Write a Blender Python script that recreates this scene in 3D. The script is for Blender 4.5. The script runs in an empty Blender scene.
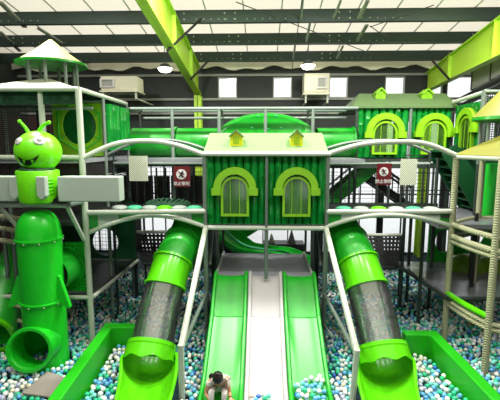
import bpy, math, random
from mathutils import Vector, Matrix
R = math.radians
random.seed(7)
sc = bpy.context.scene
COL = sc.collection

# ------------------------------------------------------------------ camera
F = 400.0
PITCH, YAW = R(7.8), R(1.7)
CAM = Vector((0, 0, 4.0))
cp, sp, cyw, syw = math.cos(PITCH), math.sin(PITCH), math.cos(YAW), math.sin(YAW)
FW = Vector((-syw * cp, cyw * cp, -sp))
RT = Vector((cyw, syw, 0))
UP = RT.cross(FW)
cd = bpy.data.cameras.new('camera')
cam = bpy.data.objects.new('camera', cd)
COL.objects.link(cam)
cd.sensor_width = 36.0
cd.lens = F / 500 * 36.0
cd.clip_end = 200
m3 = Matrix((RT, UP, -FW)).transposed()
cam.matrix_world = Matrix.Translation(CAM) @ m3.to_4x4()
sc.camera = cam


def ray(px, py):
    return FW * F + RT * (px - 250) + UP * (200 - py)


def P(px, py, Y):
    d = ray(px, py)
    return CAM + d * (Y / d.y)


def PZ(px, py, z):
    d = ray(px, py)
    return CAM + d * ((z - CAM.z) / d.z)


def pix(p):
    v = Vector(p) - CAM
    w = v.dot(FW)
    return 250 + F * v.dot(RT) / w, 200 - F * v.dot(UP) / w, w


# ------------------------------------------------------------------ materials
def lin(c):
    return tuple(((v / 255) / 12.92 if v / 255 <= .04045 else ((v / 255 + .055) / 1.055) ** 2.4) for v in c) + (1,)


def M(name, rgb, rough=.4, metal=0., var=.12, scale=6., spec=.5, coat=0., bump=0., bscale=40.):
    m = bpy.data.materials.new(name)
    m.use_nodes = True
    nt = m.node_tree
    b = nt.nodes['Principled BSDF']
    b.inputs['Roughness'].default_value = rough
    b.inputs['Metallic'].default_value = metal
    b.inputs['Specular IOR Level'].default_value = spec
    b.inputs['Coat Weight'].default_value = coat
    tc = nt.nodes.new('ShaderNodeTexCoord')
    nz = nt.nodes.new('ShaderNodeTexNoise')
    nz.inputs['Scale'].default_value = scale
    nz.inputs['Detail'].default_value = 3
    nt.links.new(tc.outputs['Object'], nz.inputs['Vector'])
    mx = nt.nodes.new('ShaderNodeMix')
    mx.data_type = 'RGBA'
    c = lin(rgb)
    mx.inputs[6].default_value = tuple(v * (1 - var) for v in c[:3]) + (1,)
    mx.inputs[7].default_value = tuple(min(1, v * (1 + var)) for v in c[:3]) + (1,)
    nt.links.new(nz.outputs['Fac'], mx.inputs[0])
    nt.links.new(mx.outputs[2], b.inputs['Base Color'])
    if bump:
        n2 = nt.nodes.new('ShaderNodeTexNoise')
        n2.inputs['Scale'].default_value = bscale
        nt.links.new(tc.outputs['Object'], n2.inputs['Vector'])
        bp = nt.nodes.new('ShaderNodeBump')
        bp.inputs['Strength'].default_value = bump
        bp.inputs['Distance'].default_value = .02
        nt.links.new(n2.outputs['Fac'], bp.inputs['Height'])
        nt.links.new(bp.outputs['Normal'], b.inputs['Normal'])
    return m


def wave_mat(name, c1, c2, axis, scale, rough=.5, profile='SIN', rot=0, bump=0.):
    """striped procedural material along an object axis"""
    m = M(name, c1, rough, var=.0)
    nt = m.node_tree
    b = nt.nodes['Principled BSDF']
    tc = nt.nodes.new('ShaderNodeTexCoord')
    w = nt.nodes.new('ShaderNodeTexWave')
    w.bands_direction = axis
    w.wave_profile = profile
    w.inputs['Scale'].default_value = scale
    nt.links.new(tc.outputs['Object'], w.inputs['Vector'])
    mx = nt.nodes.new('ShaderNodeMix')
    mx.data_type = 'RGBA'
    mx.inputs[6].default_value = lin(c1)
    mx.inputs[7].default_value = lin(c2)
    nt.links.new(w.outputs['Fac'], mx.inputs[0])
    nt.links.new(mx.outputs[2], b.inputs['Base Color'])
    if bump:
        bp = nt.nodes.new('ShaderNodeBump')
        bp.inputs['Strength'].default_value = bump
        bp.inputs['Distance'].default_value = .03
        nt.links.new(w.outputs['Fac'], bp.inputs['Height'])
        nt.links.new(bp.outputs['Normal'], b.inputs['Normal'])
    return m


def glass_mat(name, tint, gloss=.12, haze=0., hazecol=(1, 1, 1)):
    m = bpy.data.materials.new(name)
    m.use_nodes = True
    nt = m.node_tree
    nt.nodes.remove(nt.nodes['Principled BSDF'])
    out = nt.nodes['Material Output']
    tr = nt.nodes.new('ShaderNodeBsdfTransparent')
    tr.inputs[0].default_value = tuple(tint) + (1,)
    gl = nt.nodes.new('ShaderNodeBsdfGlossy')
    gl.inputs['Roughness'].default_value = .08
    fr = nt.nodes.new('ShaderNodeFresnel')
    fr.inputs[0].default_value = 1.45
    ad = nt.nodes.new('ShaderNodeMath')
    ad.inputs[1].default_value = gloss
    nt.links.new(fr.outputs[0], ad.inputs[0])
    mx = nt.nodes.new('ShaderNodeMixShader')
    nt.links.new(ad.outputs[0], mx.inputs[0])
    last = tr.outputs[0]
    if haze:
        df = nt.nodes.new('ShaderNodeBsdfDiffuse')
        df.inputs[0].default_value = tuple(hazecol) + (1,)
        m2 = nt.nodes.new('ShaderNodeMixShader')
        m2.inputs[0].default_value = haze
        nt.links.new(last, m2.inputs[1])
        nt.links.new(df.outputs[0], m2.inputs[2])
        last = m2.outputs[0]
    nt.links.new(last, mx.inputs[1])
    nt.links.new(gl.outputs[0], mx.inputs[2])
    nt.links.new(mx.outputs[0], out.inputs[0])
    return m


def emit_mat(name, rgb, s):
    m = bpy.data.materials.new(name)
    m.use_nodes = True
    b = m.node_tree.nodes['Principled BSDF']
    b.inputs['Base Color'].default_value = lin(rgb)
    b.inputs['Emission Color'].default_value = lin(rgb)
    b.inputs['Emission Strength'].default_value = s
    return m


MT = {}
MT['green'] = M('green_plastic', (16, 134, 28), .28, spec=.5)
MT['slide'] = M('slide_green', (30, 170, 36), .36, spec=.6)
MT['wslide'] = M('pale_slide', (186, 182, 182), .36, var=.03)
MT['rocket'] = M('rocket_green', (26, 190, 34), .3)
MT['chute'] = M('chute_green', (92, 206, 14), .24)
MT['lime'] = M('lime_plastic', (128, 186, 26), .35)
MT['alien'] = M('alien_green', (112, 224, 14), .33)
MT['yellow'] = M('yellow_plastic', (212, 214, 20), .35)
MT['log'] = M('log_green', (8, 118, 40), .16, var=.45, scale=9)
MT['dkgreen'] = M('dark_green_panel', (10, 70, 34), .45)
MT['mdgreen'] = M('mid_green_panel', (24, 176, 44), .38)
MT['white'] = M('white_plastic', (212, 208, 208), .3, var=.03)
MT['pipe'] = M('white_foam_pipe', (186, 192, 178), .45, var=.05)
MT['gpipe'] = M('grey_steel_pipe', (118, 130, 122), .4, .3)
MT['dpipe'] = M('dark_steel_pipe', (46, 56, 50), .45)
MT['deck'] = M('grey_deck_mat', (150, 150, 158), .3, var=.1, scale=3)
MT['ddeck'] = M('dark_deck_mat', (128, 130, 136), .22, var=.15, scale=3)
MT['greybox'] = M('grey_plastic', (164, 178, 164), .5, var=.04)
MT['black'] = M('black_plastic', (14, 16, 15), .5)
MT['net'] = M('black_net', (16, 20, 18), .8)
MT['gnet'] = M('dark_green_net', (10, 62, 34), .8)
MT['pad'] = M('green_padding', (30, 176, 10), .45, var=.05)
MT['roof'] = wave_mat('pale_green_roof', (112, 146, 94), (98, 132, 78), 'Z', 16, .5)
MT['oroof'] = wave_mat('olive_roof', (86, 112, 66), (74, 100, 58), 'Z', 16, .5)
MT['cone'] = M('pale_cone', (138, 148, 92), .5, var=.1, scale=2)
MT['ycone'] = M('yellow_green_cone', (112, 112, 34), .5, var=.15, scale=2)
MT['canopy'] = M('white_canopy', (178, 180, 160), .6, var=.03)
MT['maroon'] = M('maroon_board', (92, 8, 18), .4)
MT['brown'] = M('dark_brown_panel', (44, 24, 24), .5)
MT['mat'] = M('grey_mat', (160, 150, 142), .8, var=.06)
MT['rope'] = wave_mat('wrapped_rope', (206, 206, 168), (120, 122, 88), 'DIAGONAL', 14, .8, bump=.5)
MT['ropeg'] = wave_mat('wrapped_rope_grey', (214, 216, 208), (150, 156, 146), 'DIAGONAL', 14, .8, bump=.5)
MT['board'] = wave_mat('lattice_board', (226, 228, 206), (120, 132, 110), 'DIAGONAL', 13, .6)
MT['wall'] = wave_mat('dark_cladding', (46, 52, 50), (38, 44, 42), 'X', 6, .6)
MT['ceil'] = M('cream_ceiling', (240, 234, 212), .7, var=.03, scale=1.5)
def translucent_mat(name, rgb, trans):
    m = M(name, rgb, .7, var=.03, scale=1.5)
    nt = m.node_tree
    bs = nt.nodes['Principled BSDF']
    tl_ = nt.nodes.new('ShaderNodeBsdfTranslucent')
    tl_.inputs[0].default_value = lin(rgb)
    mx = nt.nodes.new('ShaderNodeMixShader')
    mx.inputs[0].default_value = trans
    nt.links.new(bs.outputs[0], mx.inputs[1])
    nt.links.new(tl_.outputs[0], mx.inputs[2])
    nt.links.new(mx.outputs[0], nt.nodes['Material Output'].inputs[0])
    return m


MT['skin_roof'] = translucent_mat('translucent_roof_sheet', (248, 240, 216), .82)  # translucency added so sky light brightens the ceiling and the room
MT['purlin'] = M('dark_green_steel', (44, 62, 56), .55, var=.1)
MT['strut'] = M('pale_steel_strut', (150, 156, 146), .5)
MT['girder'] = M('lime_girder', (184, 226, 62), .45, var=.06, scale=2)
MT['floor'] = M('pit_floor', (22, 52, 62), .8)
MT['ground'] = M('outdoor_paving', (246, 246, 244), .9)
MT['frame'] = M('window_frame', (190, 192, 188), .5)
MT['dframe'] = M('dark_window_frame', (40, 40, 40), .5)
MT['glass'] = glass_mat('clear_glazing', (.97, .98, .98), .0)
MT['acryl'] = glass_mat('clear_tube_acrylic', (.985, .99, .988), .13, .045, (.9, .96, .96))
MT['gpane'] = glass_mat('green_window_screen', (.35, .55, .25), .06, .62, (.05, .20, .03))
MT['olive'] = M('olive_green_plastic', (104, 140, 20), .4)
MT['cpane'] = glass_mat('tinted_window_screen', (.72, .86, .6), .04, .22, (.14, .34, .05))
MT['dpane'] = M('dark_green_bubble', (14, 92, 34), .12, var=.5, scale=5, coat=.6)
MT['ac'] = M('cream_unit', (226, 220, 198), .5, var=.03)
MT['lamp'] = emit_mat('lamp_glow', (255, 250, 240), 14)
MT['skin'] = M('skin', (206, 150, 116), .5, var=.05)
MT['hair'] = M('dark_hair', (22, 16, 14), .45, var=.3, scale=60)
MT['shirt'] = M('white_shirt', (226, 212, 204), .8, var=.06)
MT['trouser'] = M('pale_trousers', (206, 200, 196), .8, var=.06)
MT['duct'] = M('grey_duct', (160, 162, 155), .5, var=.06)
MT['cgrey'] = M('grey_fabric', (92, 96, 96), .8)
MT['teal'] = M('teal_pad', (60, 160, 116), .5)
MT['paleg'] = M('pale_grey_pad', (142, 152, 144), .5)


# ------------------------------------------------------------------ mesh builder
class MB:
    def __init__(s):
        s.v, s.f, s.m, s.mi = [], [], [], 0

    def add(s, vs, fs):
        o = len(s.v)
        s.v += [Vector(v) for v in vs]
        for f in fs:
            s.f.append([o + i for i in f])
            s.m.append(s.mi)
        return s

    def box(s, c, d, rot=None):
        c = Vector(c)
        vs = []
        for x in (-.5, .5):
            for y in (-.5, .5):
                for z in (-.5, .5):
                    v = Vector((x * d[0], y * d[1], z * d[2]))
                    if rot is not None:
                        v = rot @ v
                    vs.append(c + v)
        return s.add(vs, [(0, 1, 3, 2), (4, 6, 7, 5), (0, 4, 5, 1), (2, 3, 7, 6), (0, 2, 6, 4), (1, 5, 7, 3)])

    def bb(s, a, b):
        a, b = Vector(a), Vector(b)
        return s.box((a + b) / 2, [abs(b[i] - a[i]) for i in range(3)])

    def bar(s, p, q, w, h=None, up=(0, 0, 1)):
        p, q = Vector(p), Vector(q)
        h = h or w
        d = q - p
        L = d.length
        d = d / L
        u = Vector(up)
        if abs(d.dot(u)) > .98:
            u = Vector((0, 1, 0))
        x = d.cross(u).normalized()
        z = x.cross(d)
        rot = Matrix((x, d, z)).transposed()
        return s.box((p + q) / 2, (w, L, h), rot)

    def frames(s, pts):
        pts = [Vector(p) for p in pts]
        n = len(pts)
        T = []
        for i in range(n):
            a, b = pts[max(0, i - 1)], pts[min(n - 1, i + 1)]
            T.append((b - a).normalized())
        u = Vector((0, 0, 1))
        if abs(T[0].dot(u)) > .95:
            u = Vector((0, 1, 0))
        X = T[0].cross(u).normalized()
        out = []
        for i in range(n):
            X = (X - T[i] * X.dot(T[i])).normalized()
            out.append((pts[i], X, X.cross(T[i]), T[i]))
        return out

    def tube(s, pts, r, n=8, cap=True):
        fr = s.frames(pts)
        rs = r if isinstance(r, (list, tuple)) else [r] * len(fr)
        vs, fs = [], []
        for (p, X, Z, T), rr in zip(fr, rs):
            for k in range(n):
                a = 2 * math.pi * k / n
                vs.append(p + X * (math.cos(a) * rr) + Z * (math.sin(a) * rr))
        for i in range(len(fr) - 1):
            for k in range(n):
                k2 = (k + 1) % n
                fs.append((i * n + k, i * n + k2, (i + 1) * n + k2, (i + 1) * n + k))
        if cap:
            fs.append(tuple(range(n)))
            fs.append(tuple((len(fr) - 1) * n + k for k in reversed(range(n))))
        return s.add(vs, fs)

    def pipe(s, pts, r, t=.012, n=32, a0=0., a1=360., rs=None, fade=None):
        """hollow pipe or open trough with wall thickness; angles measured from the horizontal side vector"""
        pts = [Vector(p) for p in pts]
        L = len(pts)
        full = fade is None and abs(a1 - a0) >= 359.9
        cols = n if full else n + 1
        vs, fs = [], []
        rs = rs or [r] * L
        for shell in (0, 1):
            for i in range(L):
                a, b = pts[max(0, i - 1)], pts[min(L - 1, i + 1)]
                T = (b - a).normalized()
                u = Vector((0, 0, 1)) if abs(T.z) < .95 else Vector((0, 1, 0))
                X = T.cross(u).normalized()
                Z = X.cross(T)
                lo, hi = (a0, a1) if fade is None else fade[i]
                for k in range(cols):
                    an = R(lo + (hi - lo) * k / n)
                    rr = rs[i] - (t if shell else 0)
                    vs.append(pts[i] + X * (math.cos(an) * rr) + Z * (math.sin(an) * rr))
        S = L * cols
        for i in range(L - 1):
            for k in range(n):
                k2 = (k + 1) % cols
                q = (i * cols + k, i * cols + k2, (i + 1) * cols + k2, (i + 1) * cols + k)
                fs.append(q)
                fs.append(tuple(S + j for j in reversed(q)))
        for k in range(n):
            k2 = (k + 1) % cols
            fs.append((k, S + k, S + k2, k2))
            e = (L - 1) * cols
            fs.append((e + k, e + k2, S + e + k2, S + e + k))
        if not full:
            for i in range(L - 1):
                for k in (0, cols - 1):
                    fs.append((i * cols + k, (i + 1) * cols + k, S + (i + 1) * cols + k, S + i * cols + k))
        return s.add(vs, fs)

    def lathe(s, prof, c, n=32, rot=None, cap=True, a0=0, a1=360, sx=1, sy=1):
        c = Vector(c)
        vs, fs = [], []
        full = abs(a1 - a0) > 359
        cols = n if full else n + 1
        for r, z in prof:
            for k in range(cols):
                a = R(a0 + (a1 - a0) * k / n)
                v = Vector((r * math.cos(a) * sx, r * math.sin(a) * sy, z))
                if rot is not None:
                    v = rot @ v
                vs.append(c + v)
        for i in range(len(prof) - 1):
            for k in range(n):
                k2 = (k + 1) % cols
                fs.append((i * cols + k, i * cols + k2, (i + 1) * cols + k2, (i + 1) * cols + k))
        if cap and full:
            if prof[0][0] > 1e-4:
                fs.append(tuple(reversed(range(n))))
            if prof[-1][0] > 1e-4:
                fs.append(tuple((len(prof) - 1) * n + k for k in range(n)))
        return s.add(vs, fs)

    def sph(s, c, r, n=20, m=12, sc_=(1, 1, 1), rot=None):
        prof = [(max(1e-5, math.sin(math.pi * i / m)) * r, -math.cos(math.pi * i / m) * r) for i in range(m + 1)]
        c = Vector(c)
        vs, fs = [], []
        for a, z in prof:
            for k in range(n):
                t = 2 * math.pi * k / n
                v = Vector((a * math.cos(t) * sc_[0], a * math.sin(t) * sc_[1], z * sc_[2]))
                if rot is not None:
                    v = rot @ v
                vs.append(c + v)
        for i in range(m):
            for k in range(n):
                k2 = (k + 1) % n
                fs.append((i * n + k, i * n + k2, (i + 1) * n + k2, (i + 1) * n + k))
        return s.add(vs, fs)

    def prism(s, poly, y0, y1, plane='XZ'):
        """extrude a 2D polygon; plane XZ -> along Y, YZ -> along X, XY -> along Z"""
        f = {'XZ': lambda a, b, d: (a, d, b), 'YZ': lambda a, b, d: (d, a, b), 'XY': lambda a, b, d: (a, b, d)}[plane]
        n = len(poly)
        vs = [f(a, b, y0) for a, b in poly] + [f(a, b, y1) for a, b in poly]
        fs = [tuple(range(n)), tuple(reversed(range(n, 2 * n)))]
        for k in range(n):
            k2 = (k + 1) % n
            fs.append((k, k2, n + k2, n + k))
        return s.add(vs, fs)

    def ringprism(s, outer, inner, y0, y1, plane='XZ', closed=True):
        f = {'XZ': lambda a, b, d: (a, d, b), 'YZ': lambda a, b, d: (d, a, b)}[plane]
        n = len(outer)
        vs = [f(*outer[i], y0) for i in range(n)] + [f(*inner[i], y0) for i in range(n)] + \
             [f(*outer[i], y1) for i in range(n)] + [f(*inner[i], y1) for i in range(n)]
        fs = []
        for k in range(n if closed else n - 1):
            j = (k + 1) % n
            fs += [(k, j, n + j, n + k), (2 * n + k, 3 * n + k, 3 * n + j, 2 * n + j), (k, 2 * n + k, 2 * n + j, j), (n + k, n + j, 3 * n + j, 3 * n + k)]
        if not closed:
            fs += [(0, n, 3 * n, 2 * n), (n - 1, 3 * n - 1, 4 * n - 1, 2 * n - 1)]
        return s.add(vs, fs)

    def sweep(s, pts, prof, side=(1, 0, 0)):
        """closed profile (side offset, normal offset) swept along a path"""
        side = Vector(side)
        pts = [Vector(p) for p in pts]
        L, n = len(pts), len(prof)
        vs, fs = [], []
        for i in range(L):
            a, b = pts[max(0, i - 1)], pts[min(L - 1, i + 1)]
            T = (b - a).normalized()
            N = side.cross(T).normalized()
            if N.z < 0:
                N = -N
            for u, w in prof:
                vs.append(pts[i] + side * u + N * w)
        for i in range(L - 1):
            for k in range(n):
                k2 = (k + 1) % n
                fs.append((i * n + k, i * n + k2, (i + 1) * n + k2, (i + 1) * n + k))
        fs.append(tuple(range(n)))
        fs.append(tuple((L - 1) * n + k for k in reversed(range(n))))
        return s.add(vs, fs)

    def net(s, a, b, c, d, n, m, w=.011, bulge=None):
        """net of flat straps over quad a(b along) b c d"""
        a, b, c, d = map(Vector, (a, b, c, d))

        def at(u, v):
            return (a * (1 - u) + b * u) * (1 - v) + (d * (1 - u) + c * u) * v
        nrm = (b - a).cross(d - a).normalized()
        for i in range(n + 1):
            p, q = at(i / n, 0), at(i / n, 1)
            t = (q - p).normalized().cross(nrm) * (w / 2)
            s.add([p - t, p + t, q + t, q - t], [(0, 1, 2, 3)])
        for j in range(m + 1):
            p, q = at(0, j / m), at(1, j / m)
            t = (q - p).normalized().cross(nrm) * (w / 2)
            s.add([p - t, p + t, q + t, q - t], [(0, 1, 2, 3)])
        return s

    def build(s, name, mat, parent=None, smooth=True, bevel=0.):
        me = bpy.data.meshes.new(name)
        if parent is not None:
            org = parent['_o']
            org = Vector(org)
        else:
            lo = [min(v[i] for v in s.v) for i in range(3)]
            hi = [max(v[i] for v in s.v) for i in range(3)]
            org = Vector(((lo[0] + hi[0]) / 2, (lo[1] + hi[1]) / 2, lo[2]))
        me.from_pydata([tuple(v - org) for v in s.v], [], s.f)
        for mm in (mat if isinstance(mat, (list, tuple)) else [mat]):
            me.materials.append(mm)
        me.polygons.foreach_set('material_index', s.m)
        me.update()
        import bmesh
        bm = bmesh.new()
        bm.from_mesh(me)
        if len(bm.faces) < 60000:
            bmesh.ops.recalc_face_normals(bm, faces=bm.faces)
        bm.to_mesh(me)
        bm.free()
        if smooth:
            me.polygons.foreach_set('use_smooth', [True] * len(me.polygons))
            me.set_sharp_from_angle(angle=R(38))
        o = bpy.data.objects.new(name, me)
        COL.objects.link(o)
        if parent is not None:
            o.parent = parent
        else:
            o.location = org
        o['_o'] = tuple(org)
        if bevel:
            md = o.modifiers.new('bevel', 'BEVEL')
            md.width = bevel
            md.segments = 2
            md.limit_method = 'ANGLE'
        return o


def tag(o, label, cat, group=None, kind=None):
    o['label'] = label
    o['category'] = cat
    if group:
        o['group'] = group
    if kind:
        o['kind'] = kind
    return o


def struct(o, label=None):
    o['kind'] = 'structure'
    if label:
        o['label'] = label
    return o


def thing(name, label, cat, loc, group=None):
    o = bpy.data.objects.new(name, None)
    o.empty_display_size = .1
    COL.objects.link(o)
    o.location = loc
    o['_o'] = tuple(loc)
    return tag(o, label, cat, group)


def rnd_rect(x0, z0, x1, z1):
    return [(x0, z0), (x1, z0), (x1, z1), (x0, z1)]


def arc(cx, cz, r, a0, a1, n, sx=1., sz=1.):
    return [(cx + r * sx * math.cos(R(a0 + (a1 - a0) * i / n)), cz + r * sz * math.sin(R(a0 + (a1 - a0) * i / n))) for i in range(n + 1)]


def bez(p0, p1, p2, n=12):
    p0, p1, p2 = map(Vector, (p0, p1, p2))
    return [p0 * (1 - t) ** 2 + p1 * (2 * t * (1 - t)) + p2 * t * t for t in [i / n for i in range(n + 1)]]


def spline(pts, per=6):
    pts = [Vector(p) for p in pts]
    out = []
    n = len(pts)
    for i in range(n - 1):
        p0, p1, p2, p3 = pts[max(0, i - 1)], pts[i], pts[i + 1], pts[min(n - 1, i + 2)]
        for k in range(per):
            t = k / per
            out.append(.5 * ((2 * p1) + (p2 - p0) * t + (2 * p0 - 5 * p1 + 4 * p2 - p3) * t * t + (3 * p1 - p0 - 3 * p2 + p3) * t ** 3))
    out.append(pts[-1])
    return out


# ================================================================== ROOM
WY = 15.0                     # back wall
XL, XR = -9.0, 9.0
YF = -7.0                     # open glazed front behind the photographer
TS = math.tan(PITCH)


def roofz(Y, h):              # height of the plane parallel to the rafters, h above the eye line
    return 4.0 + h / math.cos(PITCH) - TS * Y


b = MB().bb((XL, YF, -.30), (XR, WY, -.12))
struct(b.build('floor', MT['floor'], smooth=False))
b = MB().bb((-40, WY + .2, -.5), (40, 60, -.2))
struct(b.build('outdoor_ground', MT['ground'], smooth=False))
b = MB()
h = 5.02
b.add([(XL, YF, roofz(YF, h)), (XR, YF, roofz(YF, h)), (XR, WY + .3, roofz(WY + .3, h)), (XL, WY + .3, roofz(WY + .3, h))], [(0, 3, 2, 1)])
struct(b.build('ceiling', MT['skin_roof'], smooth=False))
# sheet seams running down the slope
for k, px in enumerate(range(0, 19)):
    x = XL + .5 + px * 1.0
    b = MB().bar((x, 8, roofz(8, h) - .012), (x, WY, roofz(WY, h) - .012), .03, .02)
    struct(b.build('ceiling_seam', MT['frame'], smooth=False))

# openings in the back wall: (x0, x1, z0, z1)
zt, zb = P(260, 77, WY).z, P(260, 98, WY).z
clere = [(P(a, 87, WY).x, P(c, 87, WY).x, zb, zt) for a, c in ((218, 237), (273, 292), (329, 348), (385, 405), (431, 443))]
clere.append((P(447, 87, WY).x, P(500, 87, WY).x, P(260, 104, WY).z, zt))
low = [(-6.9, -5.1, -.1, 3.0), (-4.7, -3.2, -.1, 3.55), (-.9, 1.95, -.1, 2.6), (2.3, 4.4, -.1, 3.7), (4.55, 6.7, -.1, 4.9), (6.95, 8.7, -.1, 5.2)]
holes = clere + low
xs = sorted({XL, XR} | {v for q in holes for v in q[:2]})
zs = sorted({-.3, 7.2} | {v for q in holes for v in q[2:]})
b = MB()
for i in range(len(xs) - 1):
    run = None
    for j in range(len(zs) - 1):
        cx_, cz_ = (xs[i] + xs[i + 1]) / 2, (zs[j] + zs[j + 1]) / 2
        if not any(q[0] < cx_ < q[1] and q[2] < cz_ < q[3] for q in holes):
            b.bb((xs[i], WY, zs[j]), (xs[i + 1], WY + .2, zs[j + 1]))
struct(b.build('wall_back', MT['wall'], smooth=False))
for i, (x0, x1, z0, z1) in enumerate(holes):
    fm = MT['frame'] if i < 6 else MT['dframe']
    t = .04
    b = MB()
    b.ringprism(rnd_rect(x0, z0, x1, z1), rnd_rect(x0 + t, z0 + t, x1 - t, z1 - t), WY + .02, WY + .12)
    if i >= 6:
        n = 3
        for k in range(1, n):
            x = x0 + (x1 - x0) * k / n
            b.bb((x - .02, WY + .03, z0 + t), (x + .02, WY + .11, z1 - t))
        b.bb((x0 + t, WY + .03, 2.15), (x1 - t, WY + .11, 2.2))
    f = struct(b.build('window_%d' % (i + 1), fm, smooth=False))
    MB().bb((x0 + t, WY + .06, z0 + t), (x1 - t, WY + .07, z1 - t)).build('pane', MT['glass'], f, smooth=False)
# ledges on the back wall
for k, py in enumerate((75, 99, 113)):
    z = P(260, py, WY).z
    b = MB().bb((XL, WY - .08, z - .05), (XR, WY, z + .03))
    struct(b.build('trim_%d' % (k + 1), MT['duct'], smooth=False))
b = MB()
# side walls; the right one has a long high window strip
b.bb((XL - .2, YF, -.3), (XL, WY + .2, 10))
struct(b.build('wall_left', MT['wall'], smooth=False))
b = MB()
for (y0, y1, z0, z1) in ((YF, WY + .2, -.3, 4.2), (YF, WY + .2, 6.3, 10), (YF, 6, 4.2, 6.3), (14.6, WY + .2, 4.2, 6.3)):
    b.bb((XR, y0, z0), (XR + .2, y1, z1))
struct(b.build('wall_right', MT['wall'], smooth=False))
b = MB().ringprism([(6, 4.2), (14.6, 4.2), (14.6, 6.3), (6, 6.3)], [(6.06, 4.26), (14.54, 4.26), (14.54, 6.24), (6.06, 6.24)], XR + .03, XR + .12, 'YZ')
for y in (7.4, 8.8, 10.2, 11.6, 13.0):
    b.bb((XR + .04, y - .03, 4.26), (XR + .11, y + .03, 6.24))
f = struct(b.build('window_13', MT['frame'], smooth=False))
MB().bb((XR + .06, 6.06, 4.26), (XR + .07, 14.54, 6.24)).build('pane', MT['glass'], f, smooth=False)

# glazed front behind the photographer
b = MB()
b.bb((XL, YF - .2, -.3), (XR, YF, 1.0))
b.bb((XL, YF - .2, 3.2), (XR, YF, 10))
for x in (-9, -5.4, -1.8, 1.8, 5.4, 9):
    b.bb((x - .3, YF - .2, 1.0), (x + .3, YF, 3.2))
struct(b.build('wall_front', MT['duct'], smooth=False))
# purlins with bolts
for Y in (11.1, 12.58, 14.04):
    zbm = roofz(Y, 4.7)
    b = MB()
    b.bb((XL, Y - .03, zbm), (XR, Y + .03, zbm + .30))
    b.bb((XL, Y - .03, zbm - .012), (XR, Y + .11, zbm))
    b.bb((XL, Y - .03, zbm + .29), (XR, Y + .11, zbm + .305))
    o = struct(b.build('ceiling_purlin', MT['purlin'], smooth=False))
    bb = MB()
    for x0 in (-7.6, -2.35, -1.0, 2.0, 6.2):
        for k in range(8):
            if k < 2:
                for dz in (.07, .22):
                    bb.sph((x0 + k * .28, Y - .035, zbm + dz), .022, 6, 4)
            else:
                bb.sph((x0 + .2 + k * .2, Y - .035, zbm + .07), .015, 6, 4)
    bb.build('bolts', MT['pipe'], o)
# struts and cables between the purlins, from the photograph
H2 = 4.86


def onroof(px, py, h):
    d = ray(px, py)
    n = Vector((0, sp, cp))
    return CAM + d * (h / d.dot(n))


for (x0, y0, x1, y1, w) in ((303, -4, 301, 20, .06), (310, 23, 306, 43, .06), (295, 46, 293, 60, .06), (341, 0, 332, 22, .05), (368, 0, 358, 20, .09), (367, 25, 356, 43, .09),
                            (343, 46, 336, 60, .06), (343, 62, 337, 73, .05), (0, 2, 25, 27, .12), (38, 28, 62, 43, .1), (0, 32, 20, 51, .1), (86, 62, 105, 76, .06), (140, 0, 165, 14, .05)):
    b = MB().bar(onroof(x0, y0, H2), onroof(x1, y1, 4.74), w, .05)
    struct(b.build('ceiling_strut', MT['strut'], smooth=False))
for (x0, y0, x1, y1) in ((236, 2, 372, 54), (302, 0, 292, 70), (434, 5, 370, 27), (370, 26, 390, 40)):
    b = MB().tube([onroof(x0, y0, 4.66), onroof(x1, y1, 4.66)], .012, 6)
    struct(b.build('ceiling_cable', MT['dpipe']))
# wavy edge of the insulation above the back wall
b = MB()
pts = []
n = 90
for i in range(n + 1):
    x = XL + (XR - XL) * i / n
    pts.append((x, roofz(14.7, 4.72) + .10 * math.sin(i * .9) * math.sin(i * .37) - .05))
poly = pts + [(XR, roofz(14.7, 5.1)), (XL, roofz(14.7, 5.1))]
b.prism(poly, 14.62, 14.7)
struct(b.build('ceiling_insulation_edge', MT['ceil'], smooth=False))


def girder(X, hb_near, hb_far, htop):
    y0, y1 = 5.0, WY - .25

    def hb(Y):
        return hb_near + (hb_far - hb_near) * (Y - y0) / (y1 - y0)
    b = MB()

    def slab(xa, xb, fa, fb):
        vs = []
        for Y in (y0, y1):
            for x in (xa, xb):
                for f_ in (fa, fb):
                    vs.append((x, Y, roofz(Y, f_(Y))))
        b.add(vs, [(0, 1, 3, 2), (4, 6, 7, 5), (0, 4, 5, 1), (2, 3, 7, 6), (0, 2, 6, 4), (1, 5, 7, 3)])
    slab(X - .12, X + .12, hb, lambda Y: hb(Y) + .025)
    slab(X - .12, X + .12, lambda Y: htop - .025, lambda Y: htop)
    slab(X - .012, X + .012, hb, lambda Y: htop)
    for Y in (8.2, 10.6, 13):
        b.bb((X - .11, Y - .012, roofz(Y, hb(Y))), (X + .11, Y + .012, roofz(Y, htop)))
    b.bb((X - .12, WY - .50, -.1), (X + .12, WY - .47, roofz(WY, hb_far)))
    b.bb((X - .12, WY - .16, -.1), (X + .12, WY - .13, roofz(WY, hb_far)))
    b.bb((X - .012, WY - .5, -.1), (X + .012, WY - .13, roofz(WY, hb_far)))
    return struct(b.build('roof_girder', MT['girder'], smooth=False))


girder(-2.30, 3.78, 3.78, 4.70)
girder(5.85, 3.15, 3.88, 4.50)
for (x0, y0, Y0, x1, y1, Y1) in ((167, 51, 10.2, 201, 19, 11.1), (191, 79, 12.4, 208, 61, 13.9), (432, 60, 13.9, 449, 79, 12.6)):
    b = MB().bar(P(x0, y0, Y0), P(x1, y1, Y1), .05, .05)
    struct(b.build('ceiling_brace', MT['black'], smooth=False))

# right side: duct, black pipes
g = thing('ventilation_duct', 'long grey panelled duct hanging under the lime girder at upper right', 'duct', (6.6, 9, 5.0))


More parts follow.
